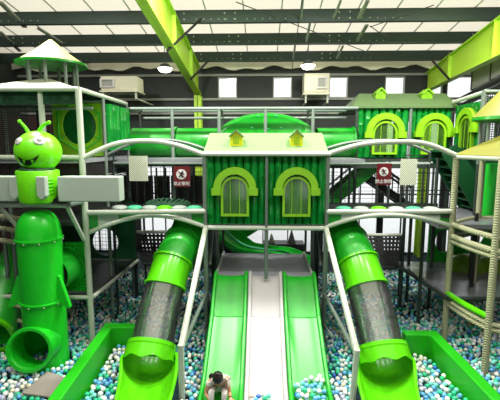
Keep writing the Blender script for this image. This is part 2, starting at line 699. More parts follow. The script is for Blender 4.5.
def sloped(b, xa, xb, ya, yb, ha, hb):
    vs = [(x, y, roofz(y, hh)) for y in (ya, yb) for x in (xa, xb) for hh in (ha, hb)]
    return b.add(vs, [(0, 1, 3, 2), (4, 6, 7, 5), (0, 4, 5, 1), (2, 3, 7, 6), (0, 2, 6, 4), (1, 5, 7, 3)])


sloped(MB(), 6.3, 6.9, 6.6, 12.6, 3.35, 4.05).build('duct_body', MT['duct'], g, smooth=False)
for k in range(7):
    y = 12.6 - k * 1.0
    sloped(MB(), 6.28, 6.92, y - .02, y + .02, 3.33, 4.07).build('flange', MT['dpipe'], g, smooth=False)
for k in range(4):
    y = 12.4 - k * 1.6
    MB().bar((6.6, y, roofz(y, 4.05)), (6.6, y, roofz(y, 4.97)), .03).build('hanger', MT['dpipe'], g, smooth=False)
for k, (x, hh, lab) in enumerate(((5.66, 2.90, 'upper black pipe running under the grey duct at upper right'), (5.72, 2.74, 'lower black pipe running under the grey duct at upper right'))):
    b = MB().tube([(x, 12.6, roofz(12.6, hh)), (x, 7.0, roofz(7.0, hh))], .065, 10)
    tag(b.build('black_pipe', MT['black']), lab, 'pipe', 'black pipes under the duct')

# lamps
for (px, py, Y, lab) in ((165, 69, 13.2, 'glowing white high bay lamp left of the lime girder'), (308, 66, 13.2, 'glowing white high bay lamp above the central air conditioner')):
    p = P(px, py, Y)
    g = thing('ceiling_lamp', lab, 'lamp', p, 'lit high bay lamps')
    MB().lathe([(.05, .18), (.14, .14), (.17, .06), (.17, 0)], p, 20).build('housing', MT['dpipe'], g)
    MB().lathe([(.0001, -.11), (.14, -.09), (.21, -.03), (.22, .02)], p, 20).build('diffuser', MT['lamp'], g)
    MB().tube([p + Vector((0, 0, .17)), Vector((p.x, p.y, roofz(p.y, 5.0)))], .012, 6).build('suspension_rod', MT['dpipe'], g)


# air conditioners
def aircon(px0, py0, px1, py1, Y, lab, face):
    a, c = P(px0, py1, Y), P(px1, py0, Y)
    g = thing('air_conditioner', lab, 'air conditioner', ((a.x + c.x) / 2, Y, a.z), 'air conditioners on the back wall')
    w, hh = c.x - a.x, c.z - a.z
    MB().bb((a.x, Y, a.z + hh * .28), (c.x, Y + .7, c.z)).build('casing', MT['ac'], g, smooth=False, bevel=.03)
    fx = a.x + w * face
    q = MB()
    q.ringprism(rnd_rect(fx - w * .2, a.z + hh * .42, fx + w * .2, a.z + hh * .86), rnd_rect(fx - w * .14, a.z + hh * .48, fx + w * .14, a.z + hh * .8), Y - .06, Y + .01)
    q.build('outlet_frame', MT['white'], g, smooth=False)
    q = MB().bb((fx - w * .14, Y - .02, a.z + hh * .48), (fx + w * .14, Y + .005, a.z + hh * .8))
    q.build('outlet_grille', MT['duct'], g, smooth=False)
    MB().bb((a.x - .03, Y - .05, a.z + hh * .2), (c.x + .03, Y + .72, a.z + hh * .27)).build('drip_tray', MT['ac'], g, smooth=False)
    for x in (a.x + .06, c.x - .06):
        q = MB()
        q.bb((x - .03, Y, a.z - .1), (x + .03, Y + .05, a.z + hh * .2))
        q.bar((x, Y + .02, a.z - .08), (x, WY, a.z - .1), .05)
        q.build('bracket', MT['pipe'], g, smooth=False)


aircon(304, 73, 330, 100, 13.9, 'cream air conditioner unit in the centre between two small windows', .68)
aircon(101, 76, 137, 96, 13.0, 'cream air conditioner unit at upper left beside the cone roof', .2)
# ================================================================== CENTRAL PLAY HOUSE
HY = 7.8
hx0, hx1 = P(205.5, 200, HY).x, P(326.5, 200, HY).x
hz0, hz1 = P(266, 227, HY).z, P(266, 155, HY).z
hxm = P(266.5, 200, HY).x


def logs(x0, x1, z0, z1, Y, n, holes=(), axis='X', sgn=-1, node_seed=1):
    """wall of upright bamboo-like logs; hole = (xc, halfwidth, z0, ztop) is left open"""
    b = MB()
    rr = random.Random(node_seed)
    w = (x1 - x0) / n
    for i in range(n):
        xc = x0 + (i + .5) * w
        r = w * .5
        segs = [(z0, z1)]
        for (hxc, hw, ha, hb) in holes:
            if abs(xc - hxc) < hw * .8:
                t = hb
                segs = [(z0, ha), (t, z1)]
        for (a, c) in segs:
            if c - a < .02:
                continue
            zs_ = [a]
            t = z0 + rr.uniform(.1, .5)
            while t < c:
                if t > a + .05 and t < c - .05:
                    zs_ += [t - .025, t, t + .025]
                t += rr.uniform(.35, .6)
            zs_.append(c)
            N = 7
            vs, fs = [], []
            for j, z in enumerate(zs_):
                k_ = 1.0
                if 0 < j < len(zs_) - 1 and (j - 1) % 3 == 1:
                    k_ = 1.12
                for k in range(N + 1):
                    an = math.pi * k / N
                    u, dv = xc + r * math.cos(an), sgn * r * 1.0 * math.sin(an) * k_
                    vs.append((u, Y + dv, z) if axis == 'X' else (Y + dv, u, z))
            for j in range(len(zs_) - 1):
                for k in range(N):
                    fs.append((j * (N + 1) + k, j * (N + 1) + k + 1, (j + 1) * (N + 1) + k + 1, (j + 1) * (N + 1) + k))
            # back and ends
            e = (len(zs_) - 1) * (N + 1)
            fs.append((0, N, e + N, e))
            fs.append(tuple(range(N + 1)))
            fs.append(tuple(e + k for k in reversed(range(N + 1))))
            b.add(vs, fs)
    return b


def arch_window(g, xc, zbot, zspring, hw, Y, axis='X', sgn=-1, fmat='lime', pane='gpane', hood=True, flat_in=False):
    """lime arched window: frame, hood moulding and screen pane; sgn gives the side it faces"""
    plane = 'XZ' if axis == 'X' else 'YZ'
    o = [(xc - hw, zbot)] + [(x, z) for x, z in arc(xc, zspring, hw, 180, 0, 14)] + [(xc + hw, zbot)]
    t = hw * .17
    i_ = [(xc - hw + t, zbot + t)] + [(x, z) for x, z in arc(xc, zspring, hw - t, 180, 0, 14)] + [(xc + hw - t, zbot + t)]
    MB().ringprism(o, i_, Y, Y + sgn * .07, plane).build('window_frame', MT[fmat], g, smooth=False)
    if hood:
        ro, ri = hw * 1.52, hw * 1.02
        oo = [(xc - ro, zspring - hw * .12), ] + arc(xc, zspring + hw * .12, ro, 180, 0, 18) + [(xc + ro, zspring - hw * .12)]
        ii = [(xc - ri, zspring - hw * .12), ] + arc(xc, zspring + hw * .12, ri, 180, 0, 18) + [(xc + ri, zspring - hw * .12)]
        b = MB().ringprism(oo, ii, Y, Y + sgn * .11, plane, closed=False)
        for s_ in (-1, 1):
            a0, a1 = xc + s_ * ri * .98, xc + s_ * (ro + hw * .12)
            z0_, z1_ = zspring - hw * .34, zspring + hw * .14
            if axis == 'X':
                b.bb((a0, Y, z0_), (a1, Y + sgn * .14, z1_))
            else:
                b.bb((Y, a0, z0_), (Y + sgn * .14, a1, z1_))
        b.build('window_hood', MT[fmat], g, smooth=False)
    poly = [(xc - hw + t, zbot + t)] + arc(xc, zspring, hw - t, 180, 0, 14) + [(xc + hw - t, zbot + t)]
    MB().prism(poly, Y + sgn * .02, Y + sgn * .026, plane).build('window_screen', MT[pane], g, smooth=False)
    q = MB()
    for d in (-.33, .33):
        x = xc + d * hw
        if axis == 'X':
            q.bb((x - .006, Y + sgn * .03, zbot + t), (x + .006, Y + sgn * .045, zspring + hw * .75))
        else:
            q.bb((Y + sgn * .03, x - .006, zbot + t), (Y + sgn * .045, x + .006, zspring + hw * .75))
    q.build('window_bars', MT['lime'], g, smooth=False)


house = thing('play_house', 'central green log play house on the upper deck above three slides', 'play house', ((hx0 + hx1) / 2, HY, hz0))
zb1, zt1 = P(236, 216, HY).z, P(236, 176, HY).z
W = []
for (pa, pb, pc) in ((221, 249, 235), (282.5, 310.5, 296.5)):
    xc = P(pc, 190, HY).x
    hw = (P(pb, 190, HY).x - P(pa, 190, HY).x) / 2
    W.append((xc, hw))
HD = 9.0
for k, (a, c) in enumerate(((hx0 + .03, hxm - .02), (hxm + .02, hx1 - .03))):
    xc, hw = W[k]
    logs(a, c, hz0 + .05, hz1 - .03, HY + .1, 8, [(xc, hw * .95, zb1 + .01, zt1 - .03)], node_seed=k + 3).build('log_wall', MT['log'], house)
    arch_window(house, xc, zb1, zt1 - hw, hw, HY + .02, sgn=-1)
for k, x in enumerate((hx0, hx1)):
    logs(HY + .15, HD, hz0 + .05, hz1 - .03, x + (.05 if k == 0 else -.05), 7, axis='Y', sgn=(-1 if k == 0 else 1), node_seed=k + 9).build('log_wall', MT['log'], house)
b = MB().bb((hx0, HY + .1, hz0 - .04), (hx1, HD, hz0 + .04))
b.build('house_floor', MT['ddeck'], house, smooth=False)
# roof: front slope plus back slope
rz0, rz1 = hz1 + .03, P(266, 133, HY + .95).z
b = MB()
ex0, ex1 = P(203.5, 153, HY).x, P(328.5, 153, HY).x
rx0, rx1 = P(210, 133, HY + .95).x, P(322, 133, HY + .95).x
vs = [(ex0, HY - .06, rz0), (ex1, HY - .06, rz0), (rx1, HY + .95, rz1), (rx0, HY + .95, rz1), (ex0, HY + 1.9, rz0), (ex1, HY + 1.9, rz0)]
b.add(vs + [Vector(v) - Vector((0, 0, .05)) for v in vs],
      [(0, 1, 2, 3), (3, 2, 5, 4), (0, 3, 4), (1, 5, 2), (6, 9, 8, 7), (9, 10, 11, 8), (0, 6, 7, 1), (4, 5, 11, 10), (0, 4, 10, 6), (1, 7, 11, 5)])
b.build('roof', MT['roof'], house, smooth=False)


def dormer(g, px0, px1, pytop, pybot, Y, mat='yellow'):
    a, c = P(px0, pybot, Y), P(px1, pytop, Y)
    xm, w = (a.x + c.x) / 2, c.x - a.x
    hh = c.z - a.z
    body = [(a.x, a.z), (c.x, a.z), (c.x, a.z + hh * .62), (xm, c.z - hh * .06), (a.x, a.z + hh * .62)]
    d = MB().prism(body, Y, Y + .3).build('dormer', MT[mat], g, smooth=False)
    q = MB()
    for s_ in (-1, 1):
        q.bar((xm + s_ * (w * .56), Y + .13, a.z + hh * .58), (xm, Y + .13, c.z), .38, .03, up=(0, 0, 1))
    q.build('dormer_roof', MT['roof' if mat == 'yellow' else 'lime'], d, smooth=False)
    q = MB()
    w2 = w * .22
    ww = rnd_rect(xm - w2, a.z + hh * .15, xm + w2, a.z + hh * .58)
    wi = rnd_rect(xm - w2 + .02, a.z + hh * .15 + .02, xm + w2 - .02, a.z + hh * .58 - .02)
    q.ringprism(ww, wi, Y - .012, Y + .002)
    q.bb((xm - .008, Y - .012, a.z + hh * .16), (xm + .008, Y + .002, a.z + hh * .57))
    q.bb((xm - w2, Y - .012, a.z + hh * .36), (xm + w2, Y + .002, a.z + hh * .38))
    q.build('dormer_window', MT['lime'], d, smooth=False)


dormer(house, 230, 242.5, 130, 146, HY + .28)
dormer(house, 290.5, 303, 130, 147, HY + .28)

# frame that carries the house: posts, rails, sloping poles
fr = thing('support_frame', 'steel and white pipe frame carrying the central log play house', 'frame', (0.1, HY, -.12))
r = .045
b = MB().tube([(hx0 - .02, HY, hz0 - .02), (hx1 + .02, HY, hz0 - .02)], r)
b.build('lower_rail', MT['pipe'], fr)
b = MB().tube([(hx0 - .05, HY - .04, hz1 + .02), (hx1 + .05, HY - .04, hz1 + .02)], r)
b.build('upper_rail', MT['pipe'], fr)
for x in (hx0 - .01, hx1 + .01):
    MB().tube([(x, HY, -.12), (x, HY, hz0)], .045).build('post', MT['gpipe'], fr)
    MB().tube([(x, HY - .01, hz0), (x, HY - .01, hz1)], .04).build('post', MT['gpipe'], fr)
    MB().tube([(x, HD, -.12), (x, HD, hz1)], .045).build('post', MT['dpipe'], fr)
    MB().tube([(x, 9.9, -.12), (x, 9.9, 3.7)], .045).build('post', MT['gpipe'], fr)
b = MB().tube([(hxm, HY - .02, hz1), (hxm, HY - .02, hz0)], .03)
b.build('post', MT['gpipe'], fr)
b = MB().tube([(hxm, HY + .02, 1.32), (hxm, HY + .02, hz0)], .04)
b.build('post', MT['gpipe'], fr)
KN = {}
for s_, x, (kx, ky), (fx, fy) in ((-1, hx0, (181, 347), (182, 400)), (1, hx1, (357, 352), (352, 402))):
    foot = PZ(fx, fy, -.02)
    kz = P(kx, ky, foot.y).z
    kp = P(kx, ky, foot.y)
    KN[s_] = kp
    MB().tube([(x, HY - .02, hz0), kp], .052).build('sloping_pole', MT['pipe'], fr)
    MB().tube([kp + Vector((0, 0, .04)), (foot.x, foot.y, -.12)], .05).build('short_post', MT['pipe'], fr)
    MB().tube([(x, HY, P(206, 292, HY).z), kp - Vector((0, 0, .05))], .035).build('brace', MT['gpipe'], fr)
    MB().tube([(x, HY, .35), (x, HY - 1.1, .3 + .35)], .03).build('brace', MT['gpipe'], fr)
    MB().tube([(x, HD, 2.25), (x - s_ * .02, HY + .35, 1.5)], .03).build('brace', MT['gpipe'], fr)
    # netting between the posts under the house
    MB().net((x, HY + .06, 0.2), (x, 9.9, .2), (x, 9.9, hz0 - .1), (x, HY + .06, hz0 - .1), 40, 44, .02).build('side_net', MT['net'], fr, smooth=False)

# slide platform
pl = thing('slide_platform', 'grey slatted landing platform at the top of the three slides', 'platform', (.06, 8.9, -.12))
SX = (-.98, -.27, .43, 1.12)
b = MB()
for k in range(6):
    y0 = 8.0 + k * .30
    b.bb((SX[0] + .02, y0, 1.22), (SX[3] - .05, y0 + .29, 1.30 + .001 * (k % 2)))
b.build('deck', MT['deck'], pl, smooth=False)
for x in (SX[0] + .03, SX[3] - .06):
    MB().tube([(x, 8.05, 1.33), (x, 9.8, 1.33)], .03).build('edge_rail', MT['pipe'], pl)
for x in (SX[0] + .06, SX[3] - .1):
    for y in (8.1, 9.7):
        MB().tube([(x, y, -.12), (x, y, 1.23)], .04).build('leg', MT['dpipe'], pl)
MB().bb((SX[0] + .05, 8.06, .1), (SX[3] - .1, 8.1, 1.2)).build('front_board', MT['dkgreen'], pl, smooth=False)


# three slides
def slide(i, mat, lab):
    x0, x1 = SX[i] + .004, SX[i + 1] - .004
    xc, hw = (x0 + x1) / 2, (x1 - x0) / 2
    g = thing('slide', lab, 'slide', (xc, 5.9, -.1), 'three parallel slides')
    path = spline([(xc, 8.02, 1.31), (xc, 7.86, 1.26), (xc, 7.3, .80), (xc, 7.16, .70), (xc, 6.3, .255), (xc, 5.95, .10), (xc, 5.55, .035)], 6)
    rw, rh = .075, .12
    # bed: shallow dished channel
    prof = []
    for k in range(9):
        u = -hw + rw + (2 * hw - 2 * rw) * k / 8
        e = abs(k - 4) / 4
        prof.append((u, .0 + .03 * e ** 4))
    prof += [(hw - rw, -.035), (-hw + rw, -.035)]
    MB().sweep(path, prof).build('slide_bed', mat, g)
    for s_ in (-1, 1):
        pr = []
        a0, a1 = s_ * (hw - rw), s_ * hw
        mid = (a0 + a1) / 2
        pr = [(a0, -.03), (a0, rh * .55)] + [(mid - s_ * rw / 2 * math.cos(math.pi * k / 6), rh * .62 + rw * .55 * math.sin(math.pi * k / 6)) for k in range(7)] + [(a1, -.10)]
        MB().sweep(path, pr).build('side_rail', mat, g)
    return g


slide(0, MT['slide'], 'left green open slide with a child sitting at its foot')
slide(1, MT['wslide'], 'middle white open slide between the two green slides')
slide(2, MT['slide'], 'right green open slide with balls heaped at its foot')


# ================================================================== TUBE SLIDES
def tube_slide(cpts, hood_c, end_pts, lab):
    """cpts: centre line top to bottom; sections become separate parts"""
    pts = spline(cpts, 8)
    g = thing('tube_slide', lab, 'slide', (hood_c.x, hood_c.y, -.1), 'two tube slides with clear sections')
    r = .385
    n = len(pts)
    def at_y(v):
        return next(i for i, q in enumerate(pts) if pix(q)[1] > v)
    cuts = [0, at_y(239), at_y(262), at_y(282), n - 1]
    for k in range(4):
        seg = pts[cuts[k]:cuts[k + 1] + 1]
        if k == 3:
            MB().pipe(seg, r * .98, .012, 36).build('clear_tube', MT['acryl'], g)
        else:
            MB().pipe(seg, r, .014, 36).build('tube_section', MT['slide'] if k < 2 else MT['chute'], g)  # same plastic throughout; brighter green paints in light on the lowest opaque section
        # flange ring at the start of each section
        if k:
            a = seg[0]
            d = (seg[1] - seg[0]).normalized()
            MB().pipe([a - d * .02, a + d * .02], r + .035, .045, 36).build('flange', MT['slide'] if k < 2 else MT['chute'], g)
    # extra hoops on the clear tube
    seg = pts[cuts[3]:]
    mid = seg[len(seg) // 2]
    d = (seg[len(seg) // 2 + 1] - mid).normalized()
    MB().pipe([mid - d * .012, mid + d * .012], r + .012, .014, 36).build('clear_hoop', MT['acryl'], g)
    e = pts[-1]
    d = (pts[-1] - pts[-2]).normalized()
    MB().pipe([e - d * .06, e - d * .02, e + d * .04], r, .05, 40, rs=[r + .03, r + .065, r + .05]).build('collar', MT['chute'], g)
    path = [e - d * .02] + spline([e + d * .01, e + Vector((0, -.15, -.045))] + end_pts, 7)
    L = len(path)
    HN = 8
    hp_ = [e - d * .08 + d * (.30 * i / 8) for i in range(9)]
    hb = MB().pipe(hp_, r, .025, 40, rs=[r + .05 + .02 * i / 8 for i in range(9)], fade=[(-14, 194)] * 9)
    cols_ = 41
    for shell in (0, 1):
        for k in range(cols_):
            an = math.pi * k / 40
            w_ = .03 * math.cos(an * 8) * math.sin(an)
            j = shell * 9 * cols_ + 8 * cols_ + k
            hb.v[j] = hb.v[j] + d * w_
    hb.build('hood', MT['chute'], g)
    fade = []
    for i in range(L):
        t = max(0, (i - HN) / (L - 1 - HN))
        top = -2 - 44 * t ** .9
        fade.append((180 - top, 360 + top))
    rs2 = [r + .05 + .04 * min(1, i / HN) + .03 * max(0, (i - HN) / (L - 1 - HN)) for i in range(L)]
    MB().pipe(path, r, .022, 40, rs=rs2, fade=fade).build('exit_chute', MT['chute'], g)
    for side in (0, 1):
        rim = []
        for i in range(HN - 1, L):
            a, c2 = path[max(0, i - 1)], path[min(L - 1, i + 1)]
            T = (c2 - a).normalized()
            X = T.cross(Vector((0, 0, 1))).normalized()
            Z = X.cross(T)
            an = R(fade[i][side])
            rim.append(path[i] + X * math.cos(an) * (rs2[i] - .005) + Z * math.sin(an) * (rs2[i] - .005))
        MB().tube(rim, .03, 8).build('chute_rim', MT['chute'], g)
    # legs
    q = pts[cuts[3]]
    MB().tube([(q.x + (.1), q.y + .1, -.12), (q.x + .1, q.y + .1, q.z - r * 1.25)], .04).build('leg', MT['gpipe'], g)
    return g


cl = [P(192, 221, 8.75), P(187, 236, 8.35), P(173, 262, 7.8), P(161, 303, 7.27), P(151.5, 348, 6.72)]
el_ = [Vector((P(150, 352, 6.35).x, 6.3, .44)), Vector((P(147, 366, 5.95).x, 5.95, .445)), Vector((P(142, 380, 5.5).x, 5.5, .455)), Vector((P(137, 396, 5.0).x, 5.0, .46))]
tube_slide(cl, cl[-1], el_, 'left green tube slide with a clear section and open lime chute')
cr = [P(337, 221, 8.75), P(345, 236, 8.35), P(358, 262, 7.8), P(371, 303, 7.27), P(382.5, 350, 6.72)]
er_ = [Vector((P(385, 354, 6.35).x, 6.3, .44)), Vector((P(388, 368, 5.95).x, 5.95, .445)), Vector((P(394, 382, 5.5).x, 5.5, .455)), Vector((P(402, 396, 5.0).x, 5.0, .46))]
tube_slide(cr, cr[-1], er_, 'right green tube slide with a clear section and open lime chute')


# padded walls
def padded(pts, lab, h=.42, t=.2):
    """L-shaped padded wall along pts (xy)"""
    b = MB()
    p = [Vector((x, y, 0)) for x, y in pts]
    n = len(p)
    offs = []
    for i in range(n):
        ds = []
        if i:
            ds.append((p[i] - p[i - 1]).normalized())
        if i < n - 1:
            ds.append((p[i + 1] - p[i]).normalized())
        nr = [Vector((-d.y, d.x, 0)) for d in ds]
        m = sum(nr, Vector((0, 0, 0))).normalized()
        offs.append(m * (t / 2 / max(.3, m.dot(nr[0]))))
    vs, fs = [], []
    for i in range(n):
        for s_, z in ((-1, -.12), (1, -.12), (1, h), (-1, h)):
            v = p[i] + offs[i] * s_
            vs.append((v.x, v.y, z))
    for i in range(n - 1):
        for k in range(4):
            k2 = (k + 1) % 4
            fs.append((i * 4 + k, i * 4 + k2, i * 4 + 4 + k2, i * 4 + 4 + k))
    fs += [(0, 1, 2, 3), tuple((n - 1) * 4 + k for k in (3, 2, 1, 0))]
    b.add(vs, fs)
    return tag(b.build('padded_barrier', MT['pad'], smooth=False, bevel=.025), lab, 'padded barrier', 'padded ball pit barriers')


padded([(-2.25, 7.55), (-3.07, 7.55), (-2.92, 4.7)], 'left green padded ball pit barrier beside the rocket shaped tube')
padded([(2.75, 7.4), (3.32, 7.4), (3.40, 4.7)], 'right green padded ball pit barrier beside the rope wrapped tower')

# grey mat on the balls
q = [PZ(47, 371, .04), PZ(71, 379, .06), PZ(56, 397, .05), PZ(22, 393, .03)]
b = MB()
b.add(q + [v - Vector((0, 0, .03)) for v in q], [(0, 1, 2, 3), (7, 6, 5, 4)] + [(k, (k + 1) % 4, 4 + (k + 1) % 4, 4 + k) for k in range(4)])
tag(b.build('floor_mat', MT['mat'], smooth=False), 'square grey mat lying on the balls in front of the rocket tube', 'mat')
MATQ = q

# ================================================================== ROCKET TUBE
ra = P(43, 290, 6.95)
RX, RY, RR = ra.x, 6.95, .375
rk = thing('rocket_tube', 'large green rocket shaped tube with fins standing in the ball pit', 'tube', (RX, RY, -.1))
ztop, zring, zring2 = P(40, 210, RY).z, P(40, 243, RY - RR).z, P(43, 307, RY - RR).z
prof = [(RR * 1.02, zring)]
for k in range(1, 9):
    a = math.pi / 2 * k / 8
    prof.append((max(1e-4, RR * 1.02 * math.cos(a) ** .62), zring + (ztop - zring) * math.sin(a)))
MB().lathe(prof, (RX, RY, 0), 40, cap=False).build('nose_cap', MT['rocket'], rk)
MB().lathe([(RR * .985, zring2), (RR * .985, (zring + zring2) / 2), (RR * 1.0, zring)], (RX, RY, 0), 40, cap=False).build('upper_barrel', MT['rocket'], rk)
# lower barrel with a doorway-free shell and the mouth elbow
for z in (zring, zring2):
    q = MB().lathe([(RR, z - .02), (RR + .03, z - .014), (RR + .03, z + .014), (RR, z + .02)], (RX, RY, 0), 40, cap=False).build('joint_ring', MT['rocket'], rk)
    for k in range(10):
        a = 2 * math.pi * (k + .3) / 10
        MB().sph((RX + (RR + .03) * math.cos(a), RY + (RR + .03) * math.sin(a), z - .03), .014, 6, 4).build('bolt', MT['pipe'], q)
md = Vector((.10, -1, .16)).normalized()
c0 = Vector((RX, RY, .40)) + md * .10
mc = Vector((RX - .05, RY, .40)) + md * .60
lb = MB().lathe([(RR * .99, -.1 + (zring2 + .1) * k / 24) for k in range(25)], (RX, RY, 0), 72, cap=False)
axm = (mc - c0).normalized()
keep = []
for f_ in lb.f:
    ctr = sum((lb.v[i] for i in f_), Vector((0, 0, 0))) / 4
    rel = ctr - c0
    al_ = rel.dot(axm)
    if al_ > 0 and (rel - axm * al_).length < .33:
        continue
    keep.append(f_)
lb.f, lb.m = keep, [0] * len(keep)
lb.build('lower_barrel', MT['rocket'], rk)
c0 = c0 + axm * .06
MB().pipe([c0, c0.lerp(mc, .5), mc - md * .04], .36, .02, 40).build('mouth_tube', MT['rocket'], rk)
MB().pipe([mc - md * .07, mc - md * .03, mc], .36, .05, 40, rs=[.37, .395, .385]).build('mouth_rim', MT['rocket'], rk)
for s_, xx in ((-1, 0), (1, 0)):
    za, zc = P(58, 273, RY).z, P(70, 304, RY).z
    d = Vector((s_, -.25, 0)).normalized()
    base = Vector((RX, RY, 0))
    poly = [(RR - .02, za), (RR + .03, za - .02), (RR + .22, zc + .02), (RR + .2, zc - .02), (RR - .02, zc + .06)]
    nrm = Vector((-d.y, d.x, 0)) * .035
    vs = [base + d * u + Vector((0, 0, z)) + nrm for u, z in poly] + [base + d * u + Vector((0, 0, z)) - nrm for u, z in poly]
    n = len(poly)
    MB().add(vs, [tuple(range(n)), tuple(reversed(range(n, 2 * n)))] + [(k, (k + 1) % n, n + (k + 1) % n, n + k) for k in range(n)]).build('fin', MT['rocket'], rk, smooth=False, bevel=.01)

# beam frame the alien stands on
bf = thing('pipe_stand', 'white pipe stand over the rocket tube carrying the alien figure', 'frame', (RX, RY, 2.5))
zbm = P(40, 205, RY).z
xe = P(67, 205, RY).x
MB().tube([(-5.6, RY, zbm), (xe, RY, zbm)], .05, 10).build('beam', MT['pipe'], bf)
MB().tube([(xe, RY, zbm), (-3.45, 7.55, zbm - .02)], .045, 10).build('beam', MT['gpipe'], bf)
pj = P(85, 240, 7.5)
MB().tube([(xe, RY, zbm - .02), (-3.45, 7.5, pj.z)], .04, 10).build('brace', MT['pipe'], bf)
MB().tube([P(2, 209, RY), P(19, 229, RY + .1)], .035, 10).build('brace', MT['pipe'], bf)
MB().tube([(-5.5, RY, -.12), (-5.5, RY, zbm)], .045, 10).build('post', MT['pipe'], bf)
b = MB()
pp = [(P(50, 200.5, RY - .1).x, zbm + .05), (P(68, 200.5, RY - .1).x, zbm + .05), (P(66, 196, RY - .1).x, P(66, 197, RY - .1).z), (P(61, 192, RY - .1).x, P(60, 193.5, RY - .1).z)]
MB().prism(pp, RY - .14, RY + .06).build('wedge_bracket', MT['black'], bf, smooth=False)

# ================================================================== ALIEN FIGURE
AY = RY - .02
zb_, zs_ = zbm + .05, P(38, 170, AY).z
ax = P(38.7, 185, AY).x
al = thing('alien_figure', 'lime green cartoon alien figure with antennae and grey side panels on a pipe beam', 'figure', (ax, AY, zb_))
hwid = (P(58, 185, AY).x - P(17, 185, AY).x) / 2 * .93
prof = [(hwid * .8, zb_), (hwid * .93, zb_ + .03), (hwid * .98, zb_ + .10), (hwid * 1.0, (zb_ + zs_) / 2), (hwid * 1.02, zs_ - .02), (hwid * .98, zs_)]
ob = MB().lathe(prof, (ax, AY, 0), 36).build('body', MT['alien'], al)
hc = P(38.5, 151.5, AY)
hrx = (P(62, 150, AY).x - P(14, 150, AY).x) / 2 * .89
hrz = (P(38, 131, AY).z - P(38, 172, AY).z) / 2
head = MB().sph(hc, 1, 36, 22, (hrx, hrx, hrz)).build('head', MT['alien'], al)
turn = R(-10)


def on_head(px, py, lift=0.):
    """point on the front of the head ellipsoid seen at a pixel"""
    d = ray(px, py)
    o = CAM - hc
    A = Vector((d.x / hrx, d.y / hrx, d.z / hrz))
    B = Vector((o.x / hrx, o.y / hrx, o.z / hrz))
    a, bq, c = A.dot(A), 2 * A.dot(B), B.dot(B) - 1
    dis = max(0, bq * bq - 4 * a * c)
    t = (-bq - math.sqrt(dis)) / (2 * a)
    p = CAM + d * t
    n = Vector(((p.x - hc.x) / hrx ** 2, (p.y - hc.y) / hrx ** 2, (p.z - hc.z) / hrz ** 2)).normalized()
    return p + n * lift, n


for (px, py, rr) in ((18.5, 141, .085), (39.5, 140.5, .1)):
    p, n = on_head(px, py)
    rot = n.to_track_quat('Z', 'Y').to_matrix()
    e = MB().sph(p, 1, 20, 12, (rr, rr * .85, rr * .3), rot).build('eye', MT['white'], al)
    n2 = (n + (CAM - p).normalized() * .5).normalized()
    MB().sph(p + n2 * rr * .26, 1, 14, 8, (rr * .42, rr * .42, rr * .18), n2.to_track_quat('Z', 'Y').to_matrix()).build('pupil', MT['duct'], e)
# mouth: curved black patch following the head, with fangs
b = MB()
N = 14
top, bot = [], []
for i in range(N + 1):
    t = i / N
    px = 17.2 + (39.5 - 17.2) * t
    yt = 155.5 + 5.0 * math.sin(math.pi * t) ** .9 - 1.5 * t
    yb = yt + 5.8 * math.sin(math.pi * t) ** .7
    top.append(on_head(px, yt, .008)[0])
    bot.append(on_head(px, yb, .008)[0])
b.add(top + bot, [(i, i + 1, N + 2 + i, N + 1 + i) for i in range(N)])
mo = b.build('mouth', MT['black'], al)
b = MB()
for (x0, x1, y0, yb) in ((22.5, 26.5, 159.7, 163.8), (30.5, 34.5, 159.8, 163.8)):
    tri = [on_head(x0, y0 - .3, .014)[0], on_head(x1, y0 - .3, .014)[0], on_head((x0 + x1) / 2, yb, .014)[0]]
    b.add(tri, [(0, 1, 2)])
b.build('fangs', MT['alien'], mo, smooth=False)
for pts in (((29, 134), (26, 127), (19.5, 121.5)), ((38, 135), (40, 125), (49, 122.5))):
    q = bez(P(*pts[0], AY), P(*pts[1], AY - .02), P(*pts[2], AY - .05), 10)
    MB().tube(q, [.035 - .001 * i for i in range(11)], 10).sph(q[-1], .034, 12, 8).build('antenna', MT['alien'], al)
# neck ring, grey side panels, clips, ribs
MB().lathe([(hwid * .8, zs_ - .01), (hwid * .86, zs_ + .01), (hwid * .8, zs_ + .04)], (ax, AY, 0), 30).build('neck_ring', MT['dkgreen'], al)
wz0, wz1 = P(90, 201.5, AY - .1).z, P(90, 176.5, AY - .1).z
for (xa, xb) in ((P(59, 190, AY - .1).x, P(120.5, 190, AY - .1).x), (P(-22, 190, AY - .1).x, P(17.5, 190, AY - .1).x)):
    MB().bb((xa, AY - .16, wz0), (xb, AY + .1, wz1)).build('side_panel', MT['greybox'], al, smooth=False, bevel=.02)
for pxa, pxb in ((38.5, 46), (11.5, 18.5)):
    yy = AY - hwid - .02 if pxa > 30 else AY - .2
    a, c = P(pxa, 200, yy), P(pxb, 176.5, yy)
    m_ = (a.x + c.x) / 2
    poly = [(a.x, c.z), (c.x, c.z), (c.x, a.z + .07), (m_, a.z), (a.x, a.z + .07)]
    MB().prism(poly, yy - .05, yy + .07).build('strap', MT['greybox'], al, smooth=False, bevel=.015)
b = MB()
for k in range(5):
    z = P(53, 180 + k * 3.6, AY - hwid * .8).z
    b.tube([(ax + hwid * 1.005 * math.sin(R(a)), AY - hwid * 1.005 * math.cos(R(a)), z) for a in range(28, 75, 6)], .012, 6)
b.build('ribs', MT['chute'], al)


# ================================================================== TOWERS
def hexpts(cx, cy, r, a0):
    return [(cx + r * math.cos(R(a0 + 60 * k)), cy + r * math.sin(R(a0 + 60 * k))) for k in range(6)]


